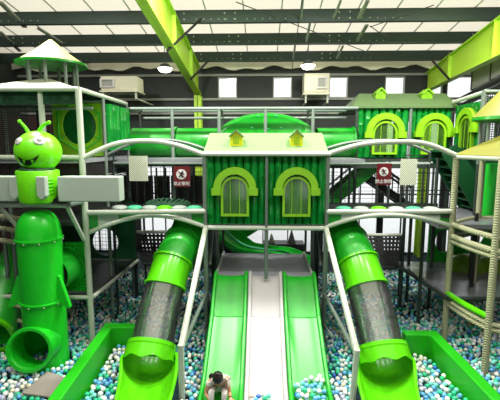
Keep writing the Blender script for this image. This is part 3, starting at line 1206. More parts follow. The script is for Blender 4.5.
def hex_roof(g, cx, cy, r, zlow, zapex, a0, mtop, munder, n=6, name='canopy'):
    base = hexpts(cx, cy, r, a0) if n == 6 else [(cx + r * math.cos(2 * math.pi * k / n), cy + r * math.sin(2 * math.pi * k / n)) for k in range(n)]
    vs = [(x, y, zlow) for x, y in base] + [(x, y, zlow - .04) for x, y in base] + [(cx, cy, zapex)]
    fs = []
    for k in range(n):
        j = (k + 1) % n
        fs += [(k, j, 2 * n), (k, n + k, n + j, j)]
    o = MB().add(vs, fs).build(name, mtop, g, smooth=n > 6)
    u = MB().add([(x * .998 + cx * .002, y * .998 + cy * .002, zlow - .03) for x, y in base] + [(cx, cy, zlow + (zapex - zlow) * .55)], [(k, (k + 1) % n, n) for k in range(n)])
    u.build(name + '_underside', munder, g, smooth=False)
    return o


LX, LY = -3.42, 7.55
tw = thing('play_tower', 'left play tower with white canopy, cone roof and round windowed lime panel', 'play tower', (-4.5, 8.8, -.12), 'play towers')
zc = P(77, 89, LY).z
rxp = P(41, 110, 7.6).x
TL = -5.7
# canopy: four sided shallow pyramid with pipe edge
b = MB()
apx = P(47, 77.5, 8.9)
cs = [(TL, LY, zc), (LX, LY, zc), (LX, 10.2, zc), (TL, 10.2, zc)]
b.add(cs + [tuple(apx)], [(0, 1, 4), (1, 2, 4), (2, 3, 4), (3, 0, 4)])
b.build('canopy', MT['canopy'], tw, smooth=False)
b = MB()
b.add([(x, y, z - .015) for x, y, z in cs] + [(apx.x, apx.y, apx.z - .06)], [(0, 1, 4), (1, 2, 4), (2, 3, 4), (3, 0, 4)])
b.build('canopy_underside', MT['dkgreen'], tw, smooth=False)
b = MB()
for k in range(4):
    b.tube([cs[k], cs[(k + 1) % 4]], .045, 10)
b.build('canopy_edge', MT['pipe'], tw)
b = MB().net((TL, LY + .05, zc - .03), (LX, LY + .05, zc - .03), (LX, LY + .05, zc - .26), (TL, LY + .05, zc - .26), 50, 6, .03)
b.build('valance_net', MT['gnet'], tw, smooth=False)
MB().tube([(TL, LY + .6, zc - .3), (LX, LY + .6, zc - .3)], .03).build('rail', MT['gpipe'], tw)
MB().tube([(TL, LY + 1.15, zc - .1), (LX, LY + 1.15, zc - .1)], .03).build('rail', MT['gpipe'], tw)
MB().tube([(LX, LY, -.12), (LX, LY, zc)], .058, 12).build('post', MT['pipe'], tw)
MB().tube([(rxp, 7.62, zbm + .1), (rxp, 7.62, zc)], .055, 12).build('rope_post', MT['ropeg'], tw)
MB().tube([(P(5, 120, 8.2).x, 8.2, -.12), (P(5, 120, 8.2).x, 8.2, zc)], .035, 10).build('post', MT['gpipe'], tw)
for (x, y, z1, m_) in ((LX, 8.7, zc, 'gpipe'), (LX, 10.2, zc, 'gpipe'), (TL, 10.2, zc, 'dpipe'), (TL, LY, zc, 'gpipe'), (-4.55, 10.2, zc, 'dpipe')):
    MB().tube([(x, y, -.12), (x, y, z1)], .04, 10).build('post', MT[m_], tw)
# lime panel with round window and hexagon ribs
Yp = 8.72
pa, pc = P(55, 156, Yp), P(103, 103, Yp)
cxp, czp = P(79, 126, Yp).x, P(79, 126, Yp).z
hr = P(96, 126, Yp).x - cxp
n = 48
cir = [(cxp + hr * math.cos(2 * math.pi * k / n), czp + hr * 1.08 * math.sin(2 * math.pi * k / n)) for k in range(n)]


def sqpt(cx, cz, x0, z0, x1, z1, k, n):
    a = 2 * math.pi * k / n
    dx, dz = math.cos(a), math.sin(a)
    t = min(((x1 - cx) if dx > 0 else (x0 - cx)) / dx if abs(dx) > 1e-6 else 1e9, ((z1 - cz) if dz > 0 else (z0 - cz)) / dz if abs(dz) > 1e-6 else 1e9)
    return (cx + dx * t, cz + dz * t)


def holed_panel(g, name, mat, x0, z0, x1, z1, cx, cz, r, rz, Y, t=.05, n=48):
    out = [sqpt(cx, cz, x0, z0, x1, z1, k, n) for k in range(n)]
    inn = [(cx + r * math.cos(2 * math.pi * k / n), cz + rz * math.sin(2 * math.pi * k / n)) for k in range(n)]
    return MB().ringprism(out, inn, Y, Y + t).build(name, mat, g, smooth=False)


hp = holed_panel(tw, 'window_panel', MT['lime'], pa.x, pa.z, pc.x, pc.z, cxp, czp, hr, hr * 1.08, Yp)
b = MB()
hx = [(cxp + hr * 1.42 * math.cos(R(30 + 60 * k)), czp + hr * 1.5 * math.sin(R(30 + 60 * k))) for k in range(6)]
for k in range(6):
    p, q = hx[k], hx[(k + 1) % 6]
    b.bar((p[0], Yp - .012, p[1]), (q[0], Yp - .012, q[1]), .03, .018)
    e = (cxp + (p[0] - cxp) * .74, czp + (p[1] - czp) * .74)
    b.bar((p[0], Yp - .012, p[1]), (e[0], Yp - .012, e[1]), .03, .018)
b.build('panel_ribs', MT['mdgreen'], hp, smooth=False)
n = 32
MB().add([(x, Yp + .03, z) for x, z in cir[::2]], [tuple(range(24))]).build('bubble_window', MT['dpane'], hp, smooth=False)
# solid side panels further back on the upper deck
for k, (ya, yb) in enumerate(((8.78, 9.42), (9.5, 10.14))):
    logs(ya, yb, P(115, 150, 9.3).z, P(118, 106, 9.3).z, LX + .02, 3, axis='Y', sgn=1, node_seed=20 + k).build('log_wall', MT['log'], tw)
MB().bb((TL, LY, 3.66), (LX, 10.2, 3.74)).build('upper_deck', MT['ddeck'], tw, smooth=False)
MB().tube([(TL, LY, P(70, 157.5, LY).z), (LX, LY, P(70, 157.5, LY).z)], .05, 10).build('rail', MT['pipe'], tw)
# netting all round
nz = MB()
nz.net((TL, 10.15, 1.1), (LX, 10.15, 1.1), (LX, 10.15, zc), (TL, 10.15, zc), 24, 40, .009)
nz.net((TL, LY + .08, P(70, 200, LY).z), (LX - .05, LY + .08, P(70, 200, LY).z), (LX - .05, LY + .08, 3.7), (TL, LY + .08, 3.7), 50, 20, .022)
nz.net((TL + .1, LY + .1, 3.75), (rxp - .3, LY + .1, 3.75), (rxp - .3, LY + .1, zc - .3), (TL + .1, LY + .1, zc - .3), 26, 26, .016)
nz.net((LX - .03, LY + .1, 2.6), (LX - .03, 10.1, 2.6), (LX - .03, 10.1, 3.7), (LX - .03, LY + .1, 3.7), 50, 24, .022)
nz.build('safety_net', MT['net'], tw, smooth=False)
# lower deck, port panel and holed back panel
MB().bb((TL, LY, .97), (LX + .05, 10.1, 1.05)).build('lower_deck', MT['dpipe'], tw, smooth=False)
MB().bb((TL, LY + .1, 2.42), (LX - .05, 10.1, 2.5)).build('middle_deck', MT['dpipe'], tw, smooth=False)  # extra deck added to shade the pit balls under the tower
MB().tube([(TL, LY - .03, 1.0), (LX, LY - .03, 1.0)], .045, 10).build('deck_edge', MT['pipe'], tw)
MB().tube([(LX + .06, LY, 1.0), (-3.25, 10.1, 1.0)], .04, 10).build('deck_edge', MT['pipe'], tw)
for (x, y) in ((-3.38, 8.9), (-3.28, 10.1)):
    MB().tube([(x, y, -.12), (x, y, 2.5)], .03, 10).build('post', MT['dpipe'], tw)
a, c = P(52, 291, LY), P(84, 243, LY)
pc_ = P(65, 267, LY)
op = holed_panel(tw, 'port_panel', MT['green'], a.x, a.z, c.x, c.z, pc_.x, pc_.z, .3, .3, LY + .01)
b = MB()
for i in range(9):
    for j in range(14):
        x, z = a.x + (c.x - a.x) * (i + .5) / 9, a.z + (c.z - a.z) * (j + .5) / 14
        if math.hypot(x - pc_.x, z - pc_.z) > .4:
            b.sph((x, LY + .005, z), .02, 6, 4, (1, .5, 1))
b.build('panel_studs', MT['mdgreen'], op)
MB().pipe([(pc_.x, LY - .05, pc_.z), (pc_.x, LY + .02, pc_.z)], .42, .09, 36).build('port_ring', MT['green'], tw)
MB().pipe([(pc_.x - .02, RY + .1, pc_.z), (pc_.x, LY - .2, pc_.z), (pc_.x, LY + .04, pc_.z)], .345, .015, 36).build('link_tube', MT['green'], tw)
hc_ = P(105.5, 242, 10.05)
holed_panel(tw, 'round_hole_panel', MT['dkgreen'], -5.2, 1.06, -3.28, 2.62, hc_.x, hc_.z, .34, .36, 10.03)
b = MB()
for k in range(3):
    b.tube([(P(8, 216 + k * 12, 7.6).x - 1.2, 7.9, P(8, 216 + k * 12, 7.6).z + .03), P(6, 217 + k * 12, 7.5), P(20, 219 + k * 12, 7.35), P(40, 214 + k * 12, 7.5)], .05, 8)
b.build('rope_rails', MT['rope'], tw)
b = MB()
for py in (303, 318):
    b.tube([P(-12, py - 8, 7.9), P(5, py, 7.6), P(24, py + 4, 7.45)], .045, 8)
b.build('rope_rails', MT['rope'], tw)
for px in (6.5, 15):
    p = P(px, 260, 7.75)
    MB().tube([(p.x, 7.75, -.12), (p.x, 7.75, 2.9)], .04, 10).build('post', MT['gpipe'], tw)

# cone roof on its ring of posts
cc = P(52, 64.5, 8.9)
crad = .71
MB().lathe([(.04, P(50, 40, 8.9).z), (crad * .5, (P(50, 40, 8.9).z + cc.z) / 2 - .01), (crad, cc.z)], cc - Vector((0, 0, 0)) * 0 + Vector((0, 0, -cc.z)) + Vector((0, 0, 0)) + Vector((0, 0, cc.z)) - Vector((0, 0, cc.z)), 40, cap=False).build('cone_roof', MT['cone'], tw)
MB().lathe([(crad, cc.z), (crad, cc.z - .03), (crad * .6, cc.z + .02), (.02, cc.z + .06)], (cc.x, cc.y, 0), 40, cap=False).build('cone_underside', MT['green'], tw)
b = MB().lathe([(crad - .02, cc.z - .03), (crad + .015, cc.z - .03), (crad + .015, cc.z + .015), (crad - .02, cc.z + .02)], (cc.x, cc.y, 0), 40, cap=False)
b.build('cone_rim', MT['green'], tw)
for k in range(8):
    an = R(k * 45 + 12)
    x, y = cc.x + .50 * math.cos(an), cc.y + .50 * math.sin(an)
    zz = max(zc + .02, apx.z - (apx.z - zc) * max(abs(x - apx.x) / 1.2, abs(y - apx.y) / 1.35))
    MB().tube([(x, y, zz - .04), (x, y, cc.z + .03)], .035, 8).build('cone_post', MT['gpipe'], tw)

# small green tube at the far left edge
tl = thing('tube_slide', 'small green tube slide end at far left behind the rocket tube', 'slide', (-5.3, 7.3, -.1))
e = P(-4, 306, 7.4)
MB().pipe(spline([(e.x - .15, 8.6, 1.6), (e.x - .12, 8.1, 1.25), (e.x - .1, 7.75, .85), (e.x, 7.45, .52), (e.x + .05, 7.2, .36)], 6), .36, .015, 32).build('tube_section', MT['slide'], tl)
MB().pipe([(e.x + .05, 7.2, .37), (e.x + .06, 7.12, .35)], .40, .06, 32).build('collar', MT['chute'], tl)

# ------------------------------------------------------------------ right tower
RXP = Vector((3.77, 7.9, 0))
RX2 = Vector((4.0, 6.7, 0))
hcx, hcy = 4.87, 7.49
hv = [RXP, RX2]
ang = math.degrees(math.atan2(RXP.y - hcy, RXP.x - hcx))
rad = math.hypot(RXP.x - hcx, RXP.y - hcy)
hv = [Vector((hcx + rad * math.cos(R(ang + 60 * k)), hcy + rad * math.sin(R(ang + 60 * k)), 0)) for k in range(6)]
rt_ = thing('play_tower', 'right play tower with yellow green canopy and rope wrapped posts', 'play tower', (hcx, hcy, -.12), 'play towers')
zr = P(453, 156.5, RXP.y).z
hex_roof(rt_, hcx, hcy, rad * 1.04, zr + .04, zr + .62, ang, MT['ycone'], MT['mdgreen'])
b = MB()
for k in range(6):
    p, q = hv[k], hv[(k + 1) % 6]
    b.tube([(p.x, p.y, zr), (q.x, q.y, zr)], .05, 10)
b.build('canopy_edge', MT['pipe'], rt_)
for k, v in enumerate(hv):
    MB().tube([(v.x, v.y, -.12), (v.x, v.y, zr + .02)], .06, 12).build('rope_post', MT['rope'], rt_)
for py1, py2, rr_, mk in ((227.5, 234, .05, 'rope'), (240, 246.5, .055, 'rope'), (245.5, 252, .04, 'rope'), (297, 313, .055, 'chute'), (303, 320, .045, 'rope'), (307.5, 325, .045, 'rope')):
    z_ = (P(447, py1, RXP.y).z + P(489, py2, RX2.y).z) / 2
    for k in range(6):
        p, q = hv[k], hv[(k + 1) % 6]
        if mk == 'chute' and k not in (0,):
            continue
        m_ = (p + q) / 2 + ((p + q) / 2 - Vector((hcx, hcy, 0))) * .10
        MB().tube([(v.x, v.y, z_) for v in bez(p, m_, q, 8)], rr_, 9).build('green_hose' if mk == 'chute' else 'rope_rail', MT[mk], rt_)
# small upper cone on posts
uc = P(506, 117, 8.0)
ur = .58
MB().lathe([(.03, uc.z + .62), (ur, uc.z)], (uc.x, uc.y, 0), 36, cap=False).build('cone_roof', MT['ycone'], rt_)
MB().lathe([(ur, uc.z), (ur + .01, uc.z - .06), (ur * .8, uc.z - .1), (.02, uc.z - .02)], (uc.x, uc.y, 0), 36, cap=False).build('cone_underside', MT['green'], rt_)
for k in range(6):
    an = R(k * 60 + 20)
    x, y = uc.x + .42 * math.cos(an), uc.y + .42 * math.sin(an)
    MB().tube([(x, y, zr + .2), (x, y, uc.z - .05)], .035, 8).build('cone_post', MT['gpipe'], rt_)

# deck behind the right tower
rd = thing('play_deck', 'grey matted deck with dark steel posts behind the right rope tower', 'deck', (4.6, 9, -.12))
b = MB()
for k in range(4):
    for j in range(2):
        b.bb((3.5 + j * 1.15 + .01 + (.2 - k * .06 if j == 0 else 0), 7.75 + k * .6, .95), (3.5 + (j + 1) * 1.15, 7.75 + (k + 1) * .6 - .012, 1.02))
b.build('deck_mats', MT['ddeck'], rd, smooth=False)
b = MB()
b.tube([(3.70, 7.72, .98), (3.42, 10.1, .98)], .04, 10)
b.tube([(3.70, 7.72, .98), (5.8, 7.72, .98)], .045, 10)
b.build('deck_edge', MT['dpipe'], rd)
for (px, Y, z1, m_) in ((404.5, 9.7, 2.5, 'dpipe'), (424, 8.7, 2.5, 'dpipe'), (411, 9.9, 3.7, 'dpipe'), (474, 9.0, 3.7, 'dpipe'), (434, 9.6, 3.7, 'dpipe')):
    x = P(px, 220, Y).x
    MB().tube([(x, Y, -.12), (x, Y, z1)], .04, 10).build('post', MT[m_], rd)
x5 = P(474, 250, 8.3).x
MB().tube([(x5, 8.3, 1.0), (x5, 8.3, 2.6)], .04, 10).build('post', MT['black'], rd)
# green wall at the back with holes
ya = 10.15
a, c = P(427, 268, ya), P(508, 213, ya)
hh = P(444, 241, ya)
holed_panel(rd, 'holed_wall_panel', MT['mdgreen'], a.x, a.z, P(462, 213, ya).x, c.z, hh.x, hh.z, .22, .30, ya)
hh = P(473, 236, ya)
holed_panel(rd, 'holed_wall_panel', MT['mdgreen'], P(462, 213, ya).x, a.z, c.x, c.z, hh.x, hh.z, .28, .28, ya)
for (px, py, rr_) in ((466, 262, .45), (497, 262, .5)):
    p = P(px, py, 9.6)
    MB().lathe([(rr_, 0), (rr_ * .95, .14), (rr_ * .75, .26), (rr_ * .4, .34), (.01, .36)], (p.x, 9.6, 1.02), 24, cap=False).build('crawl_dome', MT['olive'], rd)
MB().pipe([(P(490, 200, 8.9).x, 8.9, 2.4), (P(490, 200, 8.9).x, 8.9, 3.6)], .17, .02, 28).build('climbing_tube', MT['mdgreen'], rd)
MB().bb((3.5, 7.9, 2.36), (5.9, 10.1, 2.44)).build('middle_deck', MT['ddeck'], rd, smooth=False)
b = MB()
b.net((3.5, 10.05, 2.45), (5.9, 10.05, 2.45), (5.9, 10.05, 3.75), (3.5, 10.05, 3.75), 4, 3, .022)
b.build('safety_net', MT['net'], rd, smooth=False)
# dark green stairs dropping to the right
st = thing('staircase', 'dark green staircase seen from below behind the right rope tower', 'stairs', (5.2, 9.5, 2.4))
s0, s1 = P(436, 152, 9.6), P(473, 216, 9.6)
for k in range(9):
    t = k / 8
    x, z = s0.x + (s1.x - s0.x) * t, s0.z + (s1.z - s0.z) * t
    MB().bb((x, 9.3, z), (x + .34, 10.0, z + .04)).build('tread', MT['dkgreen'], st, smooth=False)
    MB().bb((x + .3, 9.3, z - .16), (x + .33, 10.0, z + .04)).build('riser', MT['dkgreen'], st, smooth=False)
for y in (9.26, 10.02):
    MB().prism([(s0.x, s0.z - .05), (s0.x + .3, s0.z + .2), (s1.x + .4, s1.z + .2), (s1.x + .3, s1.z - .12), (s1.x, s1.z - .08)], y, y + .04).build('stringer', MT['dkgreen'], st, smooth=False)
MB().prism([(s0.x + .25, s0.z + .1), (s1.x + .9, s0.z + .1), (s1.x + .9, s1.z + .1), (s1.x + .3, s1.z + .1)], 9.9, 9.94).build('side_panel', MT['dkgreen'], st, smooth=False)


# ================================================================== BRIDGES (left and right of the house)
def bridge(side, x_out, x_in, Yo, arch_pk, lab, low_out, low_pk, low_in, up_out, up_in, rail_py):
    g = thing('arched_bridge', lab, 'bridge', ((x_out + x_in) / 2, 8.4, 2.3), 'arched bridges beside the log house')
    Yf = HY - .02

    def A(px, py):
        return P(px, py, Yf)
    p0, p1, p2 = A(*up_out), A(*arch_pk), A(*up_in)
    p0.x, p2.x = x_out, x_in
    p0.y = Yo
    m = spline([p0, p0.lerp(p1, .5) + Vector((0, 0, .10)), p1, p1.lerp(p2, .5) + Vector((0, 0, .06)), p2], 7)
    MB().tube(m, .05, 10).build('upper_arch', MT['pipe'], g)
    mb = [Vector((v.x, v.y + 1.25, v.z + .04)) for v in m]
    MB().tube(mb, .035, 8).build('upper_arch', MT['gpipe'], g)
    MB().tube([(x_out, 9.15, P(160, 163.5, 9.15).z), (x_in, 9.15, P(160, 163.5, 9.15).z)], .04, 8).build('back_rail', MT['gpipe'], g)
    q0, q1, q2 = A(*low_out), A(*low_pk), A(*low_in)
    q0.x, q2.x = x_out, x_in
    q0.y = Yo
    lo_ = spline([q0, q0.lerp(q1, .5) + Vector((0, 0, .06)), q1, q1.lerp(q2, .5) + Vector((0, 0, .06)), q2], 7)
    MB().tube(lo_, .045, 10).build('lower_arch', MT['pipe'], g)
    rz = A(160, rail_py).z
    MB().tube([(x_out, Yo, rz), (x_in, Yf, rz)], .05, 10).build('edge_rail', MT['pipe'], g)
    # infill between rail and lower arch at both ends: green and grey leaves
    N = len(lo_)
    cells = [(0, .12, 'green'), (.12, .26, 'greybox'), (.26, .44, 'green'), (.60, .74, 'green'), (.74, .88, 'greybox'), (.88, 1, 'green')]
    for (t0, t1, mk) in cells:
        i0, i1 = int(t0 * (N - 1)), int(t1 * (N - 1))
        seg = lo_[i0:i1 + 1]
        vs = [(v.x, v.y + .02, v.z) for v in seg] + [(v.x, v.y + .02, rz) for v in seg]
        k = len(seg)
        MB().add(vs + [(x, y + .02, z) for x, y, z in vs], [(i, i + 1, k + i + 1, k + i) for i in range(k - 1)] + [(2 * k + i, 3 * k + i, 3 * k + i + 1, 2 * k + i + 1) for i in range(k - 1)]).build('infill_panel', MT[mk], g, smooth=False)
    # deck net and side nets
    b = MB()
    b.net((x_out, Yf + .1, rz - .06), (x_in, Yf + .1, rz - .06), (x_in, 9.15, rz - .06), (x_out, 9.15, rz - .06), 40, 24, .03)
    b.net((x_out, 9.13, rz), (x_in, 9.13, rz), (x_in, 9.13, P(160, 164, 9.15).z), (x_out, 9.13, P(160, 164, 9.15).z), 8, 10, .008)
    b.build('deck_net', MT['net'], g, smooth=False)
    for k in range(5):
        y_ = Yf + .12 + k * .25
        MB().bb((x_out, y_, rz - .14), (x_in, y_ + .23, rz - .08)).build('shade_deck_board', MT['dpipe'], g, smooth=False)  # solid boards added to the bridge floor to darken the pit below
    MB().tube([(x_out, 9.15, 2.3), (x_out, 9.15, P(160, 164, 9.15).z + .3)], .03, 8).build('post', MT['dpipe'], g)
    return g, rz


LB, rzl = bridge(-1, LX, hx0, LY, (146, 141), 'left arched pipe bridge between the lime windowed tower and the log house', (90, 231), (150, 215.5), (205, 227), (83, 158), (205, 155), 211)
RB, rzr = bridge(1, RXP.x, hx1, RXP.y, (392, 142), 'right arched pipe bridge between the log house and the rope tower', (449, 227), (385, 215), (327, 227), (453, 156), (327, 154), 211)


# stepping pads on the two bridges
def pads(px0, px1, n, rz, seed, side):
    rr = random.Random(seed)
    cols = ['paleg', 'teal', 'paleg', 'chute', 'paleg', 'teal']
    for k in range(n):
        p = P(px0 + (px1 - px0) * (k + .5) / n, 206, 8.3)
        m_ = cols[k % len(cols)]
        word = {'paleg': 'pale grey', 'teal': 'teal', 'chute': 'bright green'}[m_]
        o = MB().lathe([(.15, 0), (.165, .02), (.15, .05), (.1, .07), (.001, .08)], (p.x, 8.3, rz - .045), 18).build('stepping_pad', MT[m_])
        nth = ['first', 'second', 'third', 'fourth', 'fifth', 'sixth', 'seventh'][k]
        tag(o, '%s %s round stepping pad from the outer end of the %s bridge' % (word, nth, side), 'pad', 'stepping pads on the %s bridge' % side)


pads(112, 202, 6, rzl, 1, 'left')
pads(440, 335, 6, rzr, 2, 'right')
p = P(168, 206, 8.8)
b = MB()
for k in range(13):
    an = math.pi * k / 12
    b.tube([(p.x + .5 * math.cos(an) * math.cos(t), 8.8 + .3 * math.sin(t) * 1.0, rzl - .03 + .13 * math.sin(an) * abs(math.cos(t)) + .0) for t in [math.pi * (j / 8 - .5) for j in range(9)]], .03, 6)
b.sph((p.x, 8.8, rzl - .05), 1, 24, 12, (.52, .3, .11))
tag(b.build('net_dome', MT['gnet']), 'low dark green netted dome on the left arched bridge', 'dome')


# boards and signs on the bridges
def board(px0, py0, px1, py1, Y, lab):
    a, c = P(px0, py1, Y), P(px1, py0, Y)
    o = MB().bb((a.x, Y, a.z), (c.x, Y + .03, c.z)).build('lattice_board', MT['board'], smooth=False)
    tag(o, lab, 'board', 'pale lattice boards')


board(129.5, 156, 147, 181, 8.9, 'pale lattice board hanging under the left upper arch')
board(400, 159, 417.5, 185, 8.9, 'pale lattice board hanging under the right upper arch')


def text_mesh(s, size, loc, mat, parent, name):
    cu = bpy.data.curves.new(name, 'FONT')
    cu.body = s
    cu.size = size
    cu.align_x = 'CENTER'
    cu.extrude = .002
    t = bpy.data.objects.new(name, cu)
    COL.objects.link(t)
    bpy.context.view_layer.update()
    me = bpy.data.meshes.new_from_object(t.evaluated_get(bpy.context.evaluated_depsgraph_get()))
    bpy.data.objects.remove(t)
    o = bpy.data.objects.new(name, me)
    me.materials.clear()
    me.materials.append(mat)
    COL.objects.link(o)
    o.parent = parent
    o.location = Vector(loc) - Vector(parent['_o'])
    o.rotation_euler = (R(90), 0, 0)
    return o


def sign(px0, py0, px1, py1, Y, lab, flip):
    a, c = P(px0, py1, Y), P(px1, py0, Y)
    g = thing('warning_sign', lab, 'sign', ((a.x + c.x) / 2, Y, a.z), 'maroon no climbing signs')
    MB().bb((a.x, Y, a.z), (c.x, Y + .03, c.z)).build('sign_board', MT['maroon'], g, smooth=False)
    w, hh = c.x - a.x, c.z - a.z
    xc, zc_ = (a.x + c.x) / 2 - w * .03, a.z + hh * .62
    r = w * .31
    rot = Matrix.Rotation(R(90), 3, 'X')
    MB().lathe([(r, 0), (r, .006), (.001, .006)], (xc, Y, zc_), 28, rot).build('white_disc', MT['white'], g, smooth=False)
    b = MB()
    yy = Y - .012
    f = -1 if flip else 1
    b.sph((xc + f * r * .22, yy, zc_ + r * .5), r * .17, 10, 6, (1, .3, 1))
    b.bar((xc + f * r * .2, yy, zc_ + r * .35), (xc - f * r * .12, yy, zc_ - r * .2), r * .34, .006, up=(0, 1, 0))
    b.bar((xc + f * r * .15, yy, zc_ + r * .2), (xc - f * r * .45, yy, zc_ + r * .42), r * .16, .006, up=(0, 1, 0))
    b.bar((xc + f * r * .15, yy, zc_ + r * .15), (xc + f * r * .6, yy, zc_ + r * .05), r * .16, .006, up=(0, 1, 0))
    b.bar((xc - f * r * .1, yy, zc_ - r * .15), (xc + f * r * .35, yy, zc_ - r * .6), r * .2, .006, up=(0, 1, 0))
    b.bar((xc - f * r * .1, yy, zc_ - r * .15), (xc - f * r * .5, yy, zc_ - r * .55), r * .2, .006, up=(0, 1, 0))
    b.build('climber_pictogram', MT['black'], g, smooth=False)
    MB().bar((xc - r * .7, Y - .016, zc_ + r * .7), (xc + r * .7, Y - .016, zc_ - r * .7), r * .13, .004, up=(0, 1, 0)).build('slash', MT['maroon'], g, smooth=False)
    text_mesh('禁止攀爬', hh * .2, (xc, Y - .006, a.z + hh * .1), MT['white'], g, 'lettering')


sign(174, 166.5, 190, 187, 8.9, 'maroon no climbing sign under the left upper arch', False)
sign(376.5, 163.5, 392, 185, 8.9, 'maroon no climbing sign under the right upper arch', True)

# ================================================================== BACK ROW
br = thing('upper_railing', 'grey steel railing along the back upper deck above the arched bridges', 'railing', (0, 10.2, 3.6))
za, zb2 = P(250, 108.5, 10.2).z, P(250, 117, 10.9).z
xa, xb = LX, P(358, 110, 10.2).x
MB().tube([(xa, 10.2, za), (xb, 10.2, za)], .045, 10).build('top_rail', MT['gpipe'], br)
MB().tube([(xa, 11.6, zb2 + .02), (xb, 11.6, zb2 + .02)], .04, 10).build('back_rail', MT['gpipe'], br)
MB().tube([(xa, 11.6, zb2 + .22), (xb, 11.6, zb2 + .22)], .04, 10).build('back_rail', MT['gpipe'], br)
for px in (126, 172, 219, 265.5, 313):
    x = P(px, 115, 10.2).x
    MB().tube([(x, 10.2, 2.3), (x, 10.2, za)], .042, 10).build('post', MT['gpipe'], br)
for px in (140, 222, 308):
    x = P(px, 115, 11.6).x
    MB().tube([(x, 10.2, za), (x, 11.6, zb2 + .22)], .035, 10).build('cross_rail', MT['gpipe'], br)
    MB().tube([(x, 11.6, -.12), (x, 11.6, zb2 + .22)], .035, 10).build('post', MT['dpipe'], br)
MB().bb((xa, 9.35, 3.60), (hx0, 13.4, 3.68)).build('upper_walkway', MT['ddeck'], br, smooth=False)  # left part extended front and back to shade the pit
MB().bb((hx0, 10.25, 3.60), (hx1, 11.6, 3.68)).build('upper_walkway', MT['ddeck'], br, smooth=False)
MB().bb((hx1, 9.35, 3.60), (xb, 13.4, 3.68)).build('upper_walkway', MT['ddeck'], br, smooth=False)  # right part likewise extended, as added cover that darkens the balls
b = MB()
b.net((xa, 10.24, 2.4), (xb, 10.24, 2.4), (xb, 10.24, 3.7), (xa, 10.24, 3.7), 50, 10, .006)
b.build('safety_net', MT['net'], br, smooth=False)

# crawl tube with the big arched hump
ct = thing('crawl_tube', 'long bright green crawl tube with arched hump along the back upper deck', 'crawl tube', (-.3, 10.95, 3.66))
zt_ = P(160, 127.5, 10.6).z
tz = zt_ - .40
x0, x1, x2, x3 = P(132, 130, 10.9).x, P(177, 130, 10.9).x, P(222, 130, 10.9).x, P(320, 130, 10.9).x
x4 = P(354, 130, 10.9).x
for (a, c) in ((x0, x1), (x1, x2 + .1), (x3 - .1, x4)):
    MB().pipe([(a + .02, 10.95, tz), (c - .02, 10.95, tz)], .40, .015, 36).build('tube_section', MT['green'], ct)
    MB().pipe([(c - .05, 10.95, tz), (c, 10.95, tz)], .44, .05, 36).build('flange', MT['green'], ct)
    L_ = c - a
    MB().pipe([(a + L_ * .25, 10.95, tz), (a + L_ * .85, 10.95, tz)], .408, .006, 12, 128, 172).build('window_patch', MT['chute'], ct)
hm = P(266, 127, 10.7)
hw_ = (x3 - x2) / 2
top_ = P(266, 111.5, 10.6).z - (tz - .1)
poly = [(hm.x + (hw_ + .12) * math.cos(R(a)) * (1 if abs(math.cos(R(a))) < 2 else 1), tz - .12 + top_ * math.sin(R(a)) ** .9) for a in range(0, 181, 6)]
b = MB()
N = len(poly)
layers = []
for (dy, s_) in ((-.42, .90), (-.36, .97), (-.2, 1.0), (.2, 1.0), (.36, .97), (.42, .90)):
    layers.append([(hm.x + (x - hm.x) * s_, 10.95 + dy, tz - .12 + (z - tz + .12) * s_) for x, z in poly])
vs = [v for l in layers for v in l]
fs = [tuple(range(N)), tuple((len(layers) - 1) * N + k for k in reversed(range(N)))]
for i in range(len(layers) - 1):
    for k in range(N):
        k2 = (k + 1) % N
        fs.append((i * N + k, i * N + k2, (i + 1) * N + k2, (i + 1) * N + k))
b.add(vs, fs).build('arched_hump', MT['green'], ct)
b = MB()
for px, py in ((252, 128), (268, 129), (281, 128), (258, 116), (276, 116)):
    p = P(px, py, 10.53)
    b.sph(p, .03, 8, 6)
b.build('bolts', MT['teal'], ct)

# right upper play house
H2Y = 10.7
g2 = thing('play_house', 'olive roofed log play house on the upper deck at right', 'play house', (4, H2Y, 3.66))
ax0, ax1 = P(357, 130, H2Y).x, P(452, 130, H2Y).x
z0, z1 = 3.68, P(400, 107, H2Y).z
def win2(pxa, pxb, pyt):
    xc = P((pxa + pxb) / 2, 130, H2Y).x
    return xc, (P(pxb, 130, H2Y).x - P(pxa, 130, H2Y).x) / 2, P(400, pyt, H2Y).z


wins = [win2(372.5, 397.5, 121), win2(422, 446, 121)]
zw0 = z0 + .08
mid = P(410, 130, H2Y).x
for k, (a, c) in enumerate(((ax0, mid - .02), (mid + .02, ax1))):
    xc, hw, zt2 = wins[k]
    logs(a, c, z0, z1, H2Y + .1, 7, [(xc, hw * .95, zw0, zt2 - .02)], node_seed=40 + k).build('log_wall', MT['log'], g2)
    arch_window(g2, xc, zw0, zt2 - hw, hw, H2Y + .02, pane='cpane')
MB().tube([(mid, H2Y, 2.3), (mid, H2Y, z1)], .04).build('post', MT['gpipe'], g2)
# wing wall facing the middle
wx = ax1 + .02
ywn = 9.25
yc = 9.95
logs(ywn, H2Y, z0, P(470, 108, 9.9).z + .12, wx + .1, 8, [(yc, .28, zw0, z0 + 1.02)], axis='Y', sgn=-1, node_seed=50).build('log_wall', MT['log'], g2)
arch_window(g2, yc, zw0, z0 + .72, .3, wx + .02, axis='Y', sgn=-1, pane='cpane')
MB().bb((ax0, H2Y + .1, z0 - .06), (wx + 1.2, 12, z0)).build('house_floor', MT['ddeck'], g2, smooth=False)
